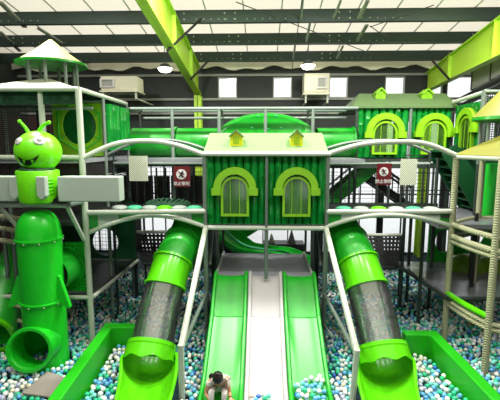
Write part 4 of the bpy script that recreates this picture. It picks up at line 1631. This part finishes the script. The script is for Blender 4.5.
# roof
rza, rzb = z1 + .02, P(400, 93.5, H2Y + 1.0).z
xl0, xl1 = P(353, 108, H2Y).x, P(457, 108, H2Y).x
xt0, xt1 = P(359, 93.5, H2Y + 1.0).x, P(445, 93.5, H2Y + 1.0).x
vs = [(xl0, H2Y - .06, rza), (xl1, H2Y - .06, rza), (xt1, H2Y + 1.0, rzb), (xt0, H2Y + 1.0, rzb), (xl0, H2Y + 2.0, rza), (xl1, H2Y + 2.0, rza)]
MB().add(vs + [Vector(v) - Vector((0, 0, .05)) for v in vs],
         [(0, 1, 2, 3), (3, 2, 5, 4), (0, 3, 4), (1, 5, 2), (6, 9, 8, 7), (9, 10, 11, 8), (0, 6, 7, 1), (4, 5, 11, 10), (0, 4, 10, 6), (1, 7, 11, 5)]).build('roof', MT['oroof'], g2, smooth=False)
dormer(g2, 376, 386, 88, 101, H2Y + .55, 'lime')
dormer(g2, 422, 433, 89, 101, H2Y + .55, 'lime')
for x in (ax0, ax1):
    MB().tube([(x, H2Y + .05, -.12), (x, H2Y + .05, z1)], .045).build('post', MT['dpipe'], g2)
MB().tube([(wx, ywn, -.12), (wx, ywn, z1 + .25)], .045).build('post', MT['gpipe'], g2)
MB().tube([(wx - .02, ywn, P(484, 92, ywn).z), (wx - .02, H2Y, z1 + .12)], .05).build('wing_rail', MT['pipe'], g2)
a = P(482, 150, 8.6)
b = MB().net((a.x, 8.7, 3.75), (a.x + 1.2, 8.7, 3.75), (a.x + 1.2, 8.7, 5.1), (a.x, 8.7, 5.1), 26, 28, .016)
b.build('side_net', MT['net'], g2, smooth=False)
MB().tube([(a.x, 8.7, 3.6), (a.x, 8.7, 5.12)], .045).build('post', MT['gpipe'], g2)
MB().tube([(a.x, 8.7, 5.1), (a.x + 1.3, 8.7, 5.1)], .045).build('top_rail', MT['gpipe'], g2)

# dark railing and stair under the right house
rl = thing('dark_railing', 'dark steel railing with posts under the right upper log house', 'railing', (4, 10.4, 2.3))
for px in (333, 341, 349.5, 377, 389, 401.5, 408, 423, 433):
    x = P(px, 180, 10.4).x
    MB().tube([(x, 10.4, 2.36), (x, 10.4, 3.62)], .032, 8).build('post', MT['dpipe'], rl)
for py, w in ((160.5, .03), (165.5, .07), (205, .05)):
    z = P(380, py, 10.4).z
    MB().bar((P(329, 165, 10.4).x, 10.4, z), (P(440, 165, 10.4).x, 10.4, z), .06, w * 2).build('rail', MT['dpipe'], rl, smooth=False)
sg = thing('staircase', 'green staircase rising to the right behind the right log house bridge', 'stairs', (2.5, 11.6, 2.2))
s0, s1 = P(326, 206, 11.6), P(382, 160, 11.6)
MB().bar(s0, s1, .06, .34).build('stringer', MT['mdgreen'], sg, smooth=False)
MB().bar(s0 + Vector((0, .8, 0)), s1 + Vector((0, .8, 0)), .06, .34).build('stringer', MT['mdgreen'], sg, smooth=False)
for k in range(8):
    c_ = s0.lerp(s1, (k + .5) / 8)
    MB().bb((c_.x - .15, c_.y, c_.z), (c_.x + .15, c_.y + .8, c_.z + .04)).build('tread', MT['dkgreen'], sg, smooth=False)
MB().tube([s0 + Vector((0, 0, .55)), s1 + Vector((0, 0, .55))], .03, 8).build('handrail', MT['pipe'], sg)
sb = thing('staircase', 'black staircase dropping to the right under the maroon sign of the right bridge', 'stairs', (3.8, 12.4, 1.8))
s0, s1 = P(366, 176, 12.4), P(412, 208, 12.4)
for dy in (0, .9):
    MB().bar(s0 + Vector((0, dy, 0)), s1 + Vector((0, dy, 0)), .08, .22).build('stringer', MT['black'], sb, smooth=False)
    MB().tube([s0 + Vector((0, dy, .6)), s1 + Vector((0, dy, .6))], .04, 8).build('handrail', MT['black'], sb)
for k in range(8):
    c_ = s0.lerp(s1, (k + .5) / 8)
    MB().bb((c_.x - .15, c_.y, c_.z), (c_.x + .15, c_.y + .9, c_.z + .04)).build('tread', MT['black'], sb, smooth=False)
    MB().tube([(c_.x, c_.y, c_.z), (c_.x, c_.y, c_.z + .6)], .02, 6).build('baluster', MT['black'], sb)

# brown screen behind the left bridge, with grey bars
bs = thing('brown_screen', 'dark brown panel screen with upright grey bars behind the left bridge', 'screen', (-2.6, 11.9, 2.0))
a, c = P(121, 210, 11.9), P(204, 176, 11.9)
n = 5
for k in range(n):
    xa_, xb_ = a.x + (c.x - a.x) * k / n, a.x + (c.x - a.x) * (k + 1) / n
    MB().bb((xa_ + .02, 11.9, a.z), (xb_ - .02, 11.95, c.z)).build('panel', MT['brown'], bs, smooth=False)
for px in (145, 157, 166, 174.5, 185, 194):
    x = P(px, 190, 11.8).x
    MB().tube([(x, 11.8, a.z - .05), (x, 11.8, c.z + .25)], .03, 8).build('bar', MT['gpipe'], bs)
MB().tube([(a.x, 11.84, P(160, 165, 11.84).z), (c.x, 11.84, P(160, 165, 11.84).z)], .05, 8).build('top_bar', MT['gpipe'], bs)
for x in (a.x, c.x):
    MB().tube([(x, 11.9, -.12), (x, 11.9, c.z)], .05, 8).build('post', MT['dpipe'], bs)


# woven climbing nets
def woven(pts, lab):
    a, b_, c, d = pts
    g = thing('climbing_net', lab, 'climbing net', (a + d) / 2, 'dark woven climbing nets')
    MB().net(a, b_, c, d, 11, 8, .065).build('webbing', MT['net'], g, smooth=False)
    MB().tube([d, c], .045, 8).build('top_bar', MT['pipe'], g)
    MB().tube([a, b_], .045, 8).build('bottom_bar', MT['dpipe'], g)
    for s_ in (d, c):
        MB().tube([(s_.x, s_.y, -.12), s_], .04, 8).build('leg', MT['dpipe'], g)


woven([P(144, 264, 9.95), P(172, 264, 9.95), P(178, 232, 10.35), P(133, 232, 10.35)], 'dark woven climbing net under the left arched bridge')
woven([P(370, 268, 9.95), P(396, 268, 9.95), P(402, 235, 10.35), P(358, 235, 10.35)], 'dark woven climbing net under the right arched bridge')

# open curved slide behind the platform
cs_ = thing('curved_slide', 'dark green curved open slide behind the slide platform', 'slide', (0, 11.5, -.1))
path = spline([P(222, 222, 12.2), P(231, 233, 12.0), P(246, 243, 11.6), P(266, 247, 11.4), P(286, 250, 11.0), P(306, 260, 10.6)], 7)
MB().pipe(path, .42, .03, 24, 185, 355).build('slide_channel', MT['mdgreen'], cs_)
b = MB().tube([v + Vector((0, -.36, .02)) for v in path], .03, 8)
b.build('rim', MT['teal'], cs_)
for k in (14, 30):
    MB().tube([(path[k].x, path[k].y, -.12), (path[k].x, path[k].y, path[k].z - .4)], .05, 8).build('leg', MT['dpipe'], cs_)
MB().bar(P(238, 237, 12.4), P(262, 222, 12.4), .1, .3).build('upper_chute', MT['mdgreen'], cs_, smooth=False)

# counter with two grey cones at the back
a, c = P(262, 262, 13.3), P(304, 243, 13.3)
o = MB().bb((a.x, 13.1, -.12), (c.x, 13.7, c.z)).build('counter', MT['dpipe'], smooth=False)
tag(o, 'dark low counter by the bright back window behind the slide platform', 'counter')
for px, hh_, rr_, lab in ((271.5, .30, .12, 'smaller pale grey cone on the dark counter by the back window'), (291.5, .42, .15, 'taller dark grey cone on the dark counter by the back window')):
    p = P(px, 243, 13.35)
    o = MB().lathe([(rr_, 0), (rr_, .02), (rr_ * .8, .05), (.02, hh_)], (p.x, 13.35, c.z), 18).build('grey_cone', MT['duct'] if hh_ < .4 else MT['cgrey'])
    tag(o, lab, 'cone', 'grey cones on the back counter')

# dark partition filling the back of the left tower and the deep interior
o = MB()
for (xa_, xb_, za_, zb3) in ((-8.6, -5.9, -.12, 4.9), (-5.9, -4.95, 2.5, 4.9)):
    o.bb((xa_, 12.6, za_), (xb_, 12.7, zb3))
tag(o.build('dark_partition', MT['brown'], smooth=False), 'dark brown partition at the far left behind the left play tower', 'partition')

# ================================================================== CHILD
def skin_body(name, verts, edges, radii, mat, parent, sub=2, root=0):
    me = bpy.data.meshes.new(name)
    org = Vector(parent['_o'])
    me.from_pydata([tuple(Vector(v) - org) for v in verts], edges, [])
    me.materials.append(mat)
    o = bpy.data.objects.new(name, me)
    COL.objects.link(o)
    o.parent = parent
    o['_o'] = tuple(org)
    md_ = o.modifiers.new('skin', 'SKIN')
    md_.use_smooth_shade = True
    for i, r_ in enumerate(radii):
        sv = me.skin_vertices[0].data[i]
        sv.radius = (r_, r_) if not isinstance(r_, tuple) else r_
        sv.use_root = (i == root)
    s_ = o.modifiers.new('sub', 'SUBSURF')
    s_.levels = sub
    s_.render_levels = sub
    return o


cX = P(219, 380, 5.8).x
ch = thing('person', 'child in white shirt and pale trousers sitting bent forward at foot of left slide', 'person', (cX, 5.95, .1))
V = lambda dx, y, z: Vector((cX + dx, y, z))
sl, srr = V(-.135, 5.83, .43), V(.135, 5.83, .44)
el, er = P(206.5, 387, 5.80), P(230, 386.5, 5.80)
hl, hr_ = P(212, 395.5, 5.66), P(231, 392.5, 5.66)
verts, edges, rad_ = [], [], []


def nv(p, r_, link=None):
    verts.append(Vector(p))
    rad_.append(r_)
    if link is not None:
        edges.append((link, len(verts) - 1))
    return len(verts) - 1


pel = nv(V(0, 6.07, .25), (.105, .09))
bel = nv(V(0, 6.0, .34), (.10, .085), pel)
che = nv(V(0, 5.90, .42), (.115, .085), bel)
nec = nv(V(0, 5.82, .475), .045, che)
nv2 = nv(V(0, 5.785, .495), .042, nec)
for s_, sh, e_, h_ in ((-1, sl, el, hl), (1, srr, er, hr_)):
    a = nv(sh, .047, che)
    b1 = nv(sh.lerp(e_, .5), .038, a)
    c1 = nv(e_, .033, b1)
    d1 = nv(e_.lerp(h_, .85), .024, c1)
    dirn = (h_ - e_).normalized()
    sd = dirn.cross(Vector((0, -.5, 1))).normalized()
    pm = nv(h_ + dirn * .02, .026, d1)
    for k, (off, ln) in enumerate(((-.024, .05), (-.008, .06), (.008, .057), (.024, .045))):
        f0 = nv(h_ + dirn * .05 + sd * off, .0085, pm)
        f1 = nv(h_ + dirn * (.05 + ln * .5) + sd * off * 1.15 + Vector((0, 0, -.004)), .008, f0)
        f2 = nv(h_ + dirn * (.05 + ln * .9) + sd * off * 1.2 + Vector((0, 0, -.016)), .007, f1)
    t0 = nv(h_ + dirn * .015 + sd * (.04 * -s_), .009, pm)
    nv(h_ + dirn * .045 + sd * (.052 * -s_), .008, t0)
for s_ in (-1, 1):
    hip = nv(V(s_ * .075, 6.05, .22), .075, pel)
    th = nv(V(s_ * .095, 5.88, .27), .055, hip)
    kn = nv(V(s_ * .10, 5.71, .30), .042, th)
    ca = nv(V(s_ * .095, 5.69, .19), .036, kn)
    an = nv(V(s_ * .09, 5.68, .105), .025, ca)
    nv(V(s_ * .095, 5.59, .085), .028, an)
skin_body('body', verts, edges, rad_, MT['skin'], ch)
# shirt
verts, edges, rad_ = [], [], []
a0 = nv(V(0, 6.07, .26), (.118, .102))
a1_ = nv(V(0, 6.0, .345), (.116, .10), a0)
a2 = nv(V(0, 5.905, .425), (.13, .10), a1_)
a3 = nv(V(0, 5.84, .465), .065, a2)
for sh, e_ in ((sl, el), (srr, er)):
    q1 = nv(sh, .062, a2)
    nv(sh.lerp(e_, .55), .055, q1)
skin_body('shirt', verts, edges, rad_, MT['shirt'], ch)
verts, edges, rad_ = [], [], []
a0 = nv(V(0, 6.075, .235), (.112, .09))
for s_ in (-1, 1):
    h1 = nv(V(s_ * .075, 6.05, .222), .078, a0)
    h2 = nv(V(s_ * .095, 5.88, .272), .062, h1)
    h3 = nv(V(s_ * .10, 5.71, .302), .05, h2)
    h4 = nv(V(s_ * .095, 5.69, .18), .042, h3)
    nv(V(s_ * .09, 5.68, .125), .034, h4)
skin_body('trousers', verts, edges, rad_, MT['trouser'], ch)
for s_ in (-1, 1):
    MB().sph(V(s_ * .095, 5.61, .088), .04, 14, 8, (.85, 1.7, .8)).build('shoe', MT['cgrey'], ch)
hd = V(0, 5.745, .535)
hrot = Matrix.Rotation(R(38), 3, 'X')       # chin down
hd_o = MB().sph(hd, .082, 24, 16, (.92, 1.08, 1.12), hrot).build('head', MT['skin'], ch)
b = MB().sph(hd + hrot @ Vector((0, -.094, -.012)), .014, 10, 6, (.8, 1.1, 1.2))
b.build('nose', MT['skin'], hd_o)
for s_ in (-1, 1):
    MB().sph(hd + hrot @ Vector((s_ * .03, -.078, .012)), .011, 10, 6).build('eye', MT['black'], hd_o)
    MB().sph(hd + hrot @ Vector((s_ * .078, 0, -.005)), .02, 10, 6, (.4, .8, 1.2)).build('ear', MT['skin'], hd_o)
MB().sph(hd + hrot @ Vector((0, -.078, -.045)), .014, 10, 6, (1.5, .5, .4), hrot).build('mouth', MT['maroon'], hd_o)
# hair cap: upper and back part of a slightly larger ellipsoid, with a parting and a side bunch
n, m_ = 28, 16
vs, fs = [], []
for i in range(m_ + 1):
    th = math.pi * .62 * i / m_
    for k in range(n):
        ph = 2 * math.pi * k / n
        back = .5 + .5 * math.sin(ph)              # +Y is the back of the head
        t = th * (.72 + .5 * back)
        rr_ = .09 + .003 * math.sin(ph * 9)
        vs.append(hd + hrot @ Vector((.95 * rr_ * math.sin(t) * math.cos(ph), 1.1 * rr_ * math.sin(t) * math.sin(ph), 1.13 * rr_ * math.cos(t))))
for i in range(m_):
    for k in range(n):
        k2 = (k + 1) % n
        fs.append((i * n + k, i * n + k2, (i + 1) * n + k2, (i + 1) * n + k))
hair = MB().add(vs, fs).build('hair', MT['hair'], ch)
MB().sph(hd + Vector((-.095, .03, .02)), .034, 14, 10, (1.1, .9, 1.1)).sph(hd + Vector((-.12, .03, -.005)), .024, 12, 8, (1, 1, 1.5)).build('side_bunch', MT['hair'], hair)
MB().pipe([er.lerp(hr_, .74), er.lerp(hr_, .86)], .03, .006, 16).build('wristband', MT['black'], ch)
ch.location = Vector(ch.location) + Vector((0, -.10, -.04))

# ================================================================== BALL PIT
BR = .0395
cols = [('white', (240, 242, 238), .33), ('pale aqua', (126, 220, 206), .22), ('sky blue', (98, 176, 230), .15), ('royal blue', (40, 104, 190), .05),
        ('mint green', (40, 200, 144), .13), ('lavender', (184, 188, 220), .07), ('ivory', (232, 224, 196), .05)]
BM = [M('ball_' + c[0].replace(' ', '_'), c[1], .32, var=.03) for c in cols]
cum = []
t = 0
for c in cols:
    t += c[2]
    cum.append(t)


def seg_d(x, y, pts):
    d = 9
    for (ax_, ay_), (bx_, by_) in zip(pts, pts[1:]):
        vx, vy = bx_ - ax_, by_ - ay_
        t = max(0, min(1, ((x - ax_) * vx + (y - ay_) * vy) / (vx * vx + vy * vy)))
        d = min(d, math.hypot(x - ax_ - vx * t, y - ay_ - vy * t))
    return d


PW = ([(-2.25, 7.55), (-3.07, 7.55), (-2.92, 4.5)], [(2.75, 7.4), (3.32, 7.4), (3.40, 4.5)])
mcx, mcy = sum(v.x for v in MATQ) / 4, sum(v.y for v in MATQ) / 4


def in_mat(x, y):
    s0 = None
    for k in range(4):
        a, c = MATQ[k], MATQ[(k + 1) % 4]
        a = a + (a - Vector((mcx, mcy, a.z))) * .06
        c = c + (c - Vector((mcx, mcy, c.z))) * .06
        cr_ = (c.x - a.x) * (y - a.y) - (c.y - a.y) * (x - a.x)
        if s0 is None:
            s0 = cr_ > 0
        elif (cr_ > 0) != s0:
            return False
    return True


chute_paths = []
for cpts, tail in ((cl, [(v.x, v.y) for v in el_]), (cr, [(v.x, v.y) for v in er_])):
    chute_paths.append([(cpts[-1].x, cpts[-1].y)] + tail)
posts_xy = [(LX, LY), (LX, 8.7), (hx0, HY), (hx1, HY), (RXP.x, RXP.y), (RX2.x, RX2.y), (KN[-1].x, KN[-1].y), (KN[1].x, KN[1].y)]


def slide_z(y):
    t_ = [(5.5, .03), (5.95, .10), (6.3, .255), (7.16, .70), (8.0, 1.3)]
    for (a, za_), (c, zc_) in zip(t_, t_[1:]):
        if y <= c:
            return za_ + (zc_ - za_) * (y - a) / (c - a)
    return 9


def ok_place(x, y, z):
    if min(seg_d(x, y, PW[0]), seg_d(x, y, PW[1])) < .165:
        return False
    if in_mat(x, y) and z > -.03:
        return False
    if SX[0] - .04 < x < SX[3] + .04 and 5.3 < y < 8 and slide_z(y) < .30:
        return False
    d = math.hypot(x - RX, y - RY)
    if RR - .08 < d < RR + .05:
        return False
    # the wall of the mouth tube
    rel = Vector((x - RX, y - RY, z - .40))
    al_ = rel.dot(md)
    if .1 < al_ < .74:
        rd_ = (rel - md * al_).length
        if .28 < rd_ < .46:
            return False
        if rd_ <= .28 and z > .14:
            return False
    for cpth in chute_paths:
        if seg_d(x, y, cpth) < .54 and y < 7.1:
            return False
    for px_, py_ in posts_xy:
        if math.hypot(x - px_, y - py_) < .105:
            return False
    return True


rb = random.Random(11)
grid = {}
CELL = .080
balls = []


def try_ball(x, y, z, check=True):
    if check and not ok_place(x, y, z):
        return False
    gi, gj, gk = int(x // CELL), int(y // CELL), int(z // CELL)
    for i in (gi - 1, gi, gi + 1):
        for j in (gj - 1, gj, gj + 1):
            for k in (gk - 1, gk, gk + 1):
                for (bx_, by_, bz_) in grid.get((i, j, k), ()):
                    if (bx_ - x) ** 2 + (by_ - y) ** 2 + (bz_ - z) ** 2 < .00628:
                        return False
    grid.setdefault((gi, gj, gk), []).append((x, y, z))
    balls.append((x, y, z))
    return True


Y0B, Y1B = 4.95, 12.4


def xlim(y):
    return -.69 * y - .5, .62 * y + .45


# heap on the foot of the right slide, a few on the middle slide
for _ in range(2600):
    y = rb.uniform(5.35, 6.15)
    lane = rb.random()
    x = rb.uniform(SX[2] + .12, SX[3] - .12) if lane < .9 else rb.uniform(SX[1] + .12, SX[1] + .45)
    lim = 6.08 + .10 * math.sin(x * 9) if lane < .9 else 5.80
    if y > lim:
        continue
    base = slide_z(y) + BR + .012
    z = base + rb.uniform(0, .075 if y < 5.95 else .02)
    try_ball(x, y, z, False)
for _ in range(160):
    y = rb.uniform(5.35, 5.62)
    try_ball(rb.uniform(SX[0] + .12, SX[1] - .12), y, slide_z(y) + BR + .012 + rb.uniform(0, .02), False)
nheap = len(balls)
for layer, cnt in (((.005, .03), 42000), ((-.03, .0), 60000), ((-.08, -.04), 60000)):
    for _ in range(cnt):
        y = Y0B + (Y1B - Y0B) * rb.random()
        a, c = xlim(y)
        x = rb.uniform(a, c)
        und = .02 * math.sin(x * 2.3 + y) + .02 * math.sin(y * 3.1 - x * 1.4)
        try_ball(x, y, rb.uniform(*layer) + und)


def ball_mesh(name, sub, mat):
    import bmesh
    me = bpy.data.meshes.new(name)
    bm = bmesh.new()
    bmesh.ops.create_icosphere(bm, subdivisions=sub, radius=BR)
    bm.to_mesh(me)
    bm.free()
    me.polygons.foreach_set('use_smooth', [True] * len(me.polygons))
    if mat is not None:
        me.materials.append(mat)
    return me


def pick():
    t_ = rb.random() * cum[-1]
    for i, c in enumerate(cum):
        if t_ <= c:
            return i
    return 0


bpy.context.view_layer.update()
dg = bpy.context.evaluated_depsgraph_get()
# drop balls that would cut into posts, legs, chutes or panels
from mathutils.bvhtree import BVHTree
bv, bf = [], []
for q in list(sc.objects):
    if q.type != 'MESH' or q.get('kind') == 'structure':
        continue
    ev = q.evaluated_get(dg)
    me_ = ev.to_mesh()
    o_ = len(bv)
    mw_ = q.matrix_world
    vv = [mw_ @ v.co for v in me_.vertices]
    if vv and min(v.z for v in vv) < .2:
        bv += vv
        bf += [[o_ + i for i in f.vertices] for f in me_.polygons]
    ev.to_mesh_clear()
tree = BVHTree.FromPolygons(bv, bf)
balls = [p for p in balls if tree.find_nearest(Vector(p), BR + .002)[0] is None]
bcol = [pick() for _ in balls]
# nearest balls in the picture that nothing hides
order = []
for i, p in enumerate(balls):
    x_, y_, w_ = pix(p)
    if 1 < x_ < 499 and y_ < 399.5 and w_ > 0:
        order.append((w_, i))
order.sort()
chosen, cg = [], {}
for w_, i in order:
    p = Vector(balls[i])
    d = p - CAM
    L_ = d.length
    d = d / L_
    hit, loc, *_r = sc.ray_cast(dg, CAM, d, distance=L_ - .06)
    if hit:
        continue
    # hidden behind an already chosen ball?
    x_, y_, _w = pix(p)
    rpx = BR / _w * F
    cellk = (int(x_ // 6), int(y_ // 6))
    hid = False
    for a in (-1, 0, 1):
        for c in (-1, 0, 1):
            for (u, v_) in cg.get((cellk[0] + a, cellk[1] + c), ()):
                if math.hypot(u - x_, v_ - y_) < rpx * .9:
                    hid = True
    if hid:
        continue
    cg.setdefault(cellk, []).append((x_, y_))
    chosen.append(i)
    if len(chosen) >= 300:
        break
chs = set(chosen)


def zone(p):
    x, y, z = p
    if x < -3.0:
        return 'lying nearest in the bottom left corner before the rocket tube'
    if x < SX[0]:
        if x < -1.9 - .25:
            return 'nearest the photographer between left padded barrier and left lime chute'
        return 'nearest the photographer between left lime chute and left green slide'
    if x < SX[1]:
        return 'at the foot of the left green slide by the child'
    if x < SX[2]:
        return 'lying at the foot of the middle white slide'
    if x < SX[3]:
        return 'in the heap at the foot of the right green slide'
    if x < 2.15:
        return 'nearest the photographer between right green slide and right lime chute'
    if x < 3.35:
        return 'nearest the photographer between right lime chute and right padded barrier'
    return 'lying nearest in the bottom right corner outside the right padded barrier'


near_me = [ball_mesh('pit_ball', 3, m_) for m_ in BM]
proto = {}
for i in chosen:
    ci = bcol[i]
    if ci not in proto:
        o = bpy.data.objects.new('pit_ball', near_me[ci])
        proto[ci] = o
    else:
        o = proto[ci].copy()
    COL.objects.link(o)
    o.location = balls[i]
    lab = '%s plastic ball %s' % (cols[ci][0], zone(balls[i]))
    tag(o, lab, 'ball', lab.replace(' plastic ball', ' balls', 1))
# everything further away: one mass
t1, t2 = ball_mesh('tmp_a', 2, None), ball_mesh('tmp_b', 1, None)
tv = [[v.co.copy() for v in q.vertices] for q in (t1, t2)]
tf = [[tuple(f.vertices) for f in q.polygons] for q in (t1, t2)]
V_, F_, Mi = [], [], []
for i, p in enumerate(balls):
    if i in chs:
        continue
    x_, y_, w_ = pix(p)
    if p[2] < -.03 and w_ > 9.5:
        continue
    k = 0 if w_ < 9.3 else 1
    o_ = len(V_)
    px_, py_, pz_ = p
    V_ += [(v.x + px_, v.y + py_, v.z + pz_) for v in tv[k]]
    F_ += [tuple(o_ + j for j in f) for f in tf[k]]
    Mi += [bcol[i]] * len(tf[k])
me = bpy.data.meshes.new('pit_balls')
me.from_pydata(V_, [], F_)
for m_ in BM:
    me.materials.append(m_)
me.polygons.foreach_set('material_index', Mi)
me.polygons.foreach_set('use_smooth', [True] * len(F_))
me.update()
o = bpy.data.objects.new('pit_balls', me)
COL.objects.link(o)
tag(o, 'mass of white, aqua, blue and mint plastic balls filling the pit further back', 'balls', kind='stuff')
bpy.data.meshes.remove(t1)
bpy.data.meshes.remove(t2)
print('BALLS', len(balls), 'chosen', len(chosen), 'farthest', max(pix(balls[i])[2] for i in chosen))

# ================================================================== LIGHT
w = bpy.data.worlds.new('world')
sc.world = w
w.use_nodes = True
bg = w.node_tree.nodes['Background']
bg.inputs[0].default_value = (.97, .985, 1, 1)
bg.inputs[1].default_value = 1.2


def area(name, loc, sx, sy, power, rot=(0, 0, 0), col=(1, .98, .94), spread=180):
    ld = bpy.data.lights.new(name, 'AREA')
    ld.shape = 'RECTANGLE'
    ld.size, ld.size_y = sx, sy
    ld.energy = power
    ld.color = col
    ld.spread = R(spread)
    o = bpy.data.objects.new(name, ld)
    COL.objects.link(o)
    o.location = loc
    o.rotation_euler = rot
    return o


# ceiling lamps over the front of the pit and further back
for x in (-4.8, -1.6, 1.6, 4.8):
    area('ceiling_light', (x, 8.15, roofz(8.15, 4.6)), .35, .35, 300)
    area('ceiling_light', (x, 4.6, roofz(4.6, 4.6)), .5, .5, 130)

sc.view_settings.view_transform = 'Standard'
sc.view_settings.look = 'None'
sc.view_settings.gamma = 1
sc.view_settings.use_curve_mapping = False
sc.view_settings.exposure = 0.12
sc.cycles.max_bounces = 8
sc.cycles.transparent_max_bounces = 24
sc.cycles.use_denoising = True
for o in bpy.data.objects:
    if '_o' in o:
        del o['_o']
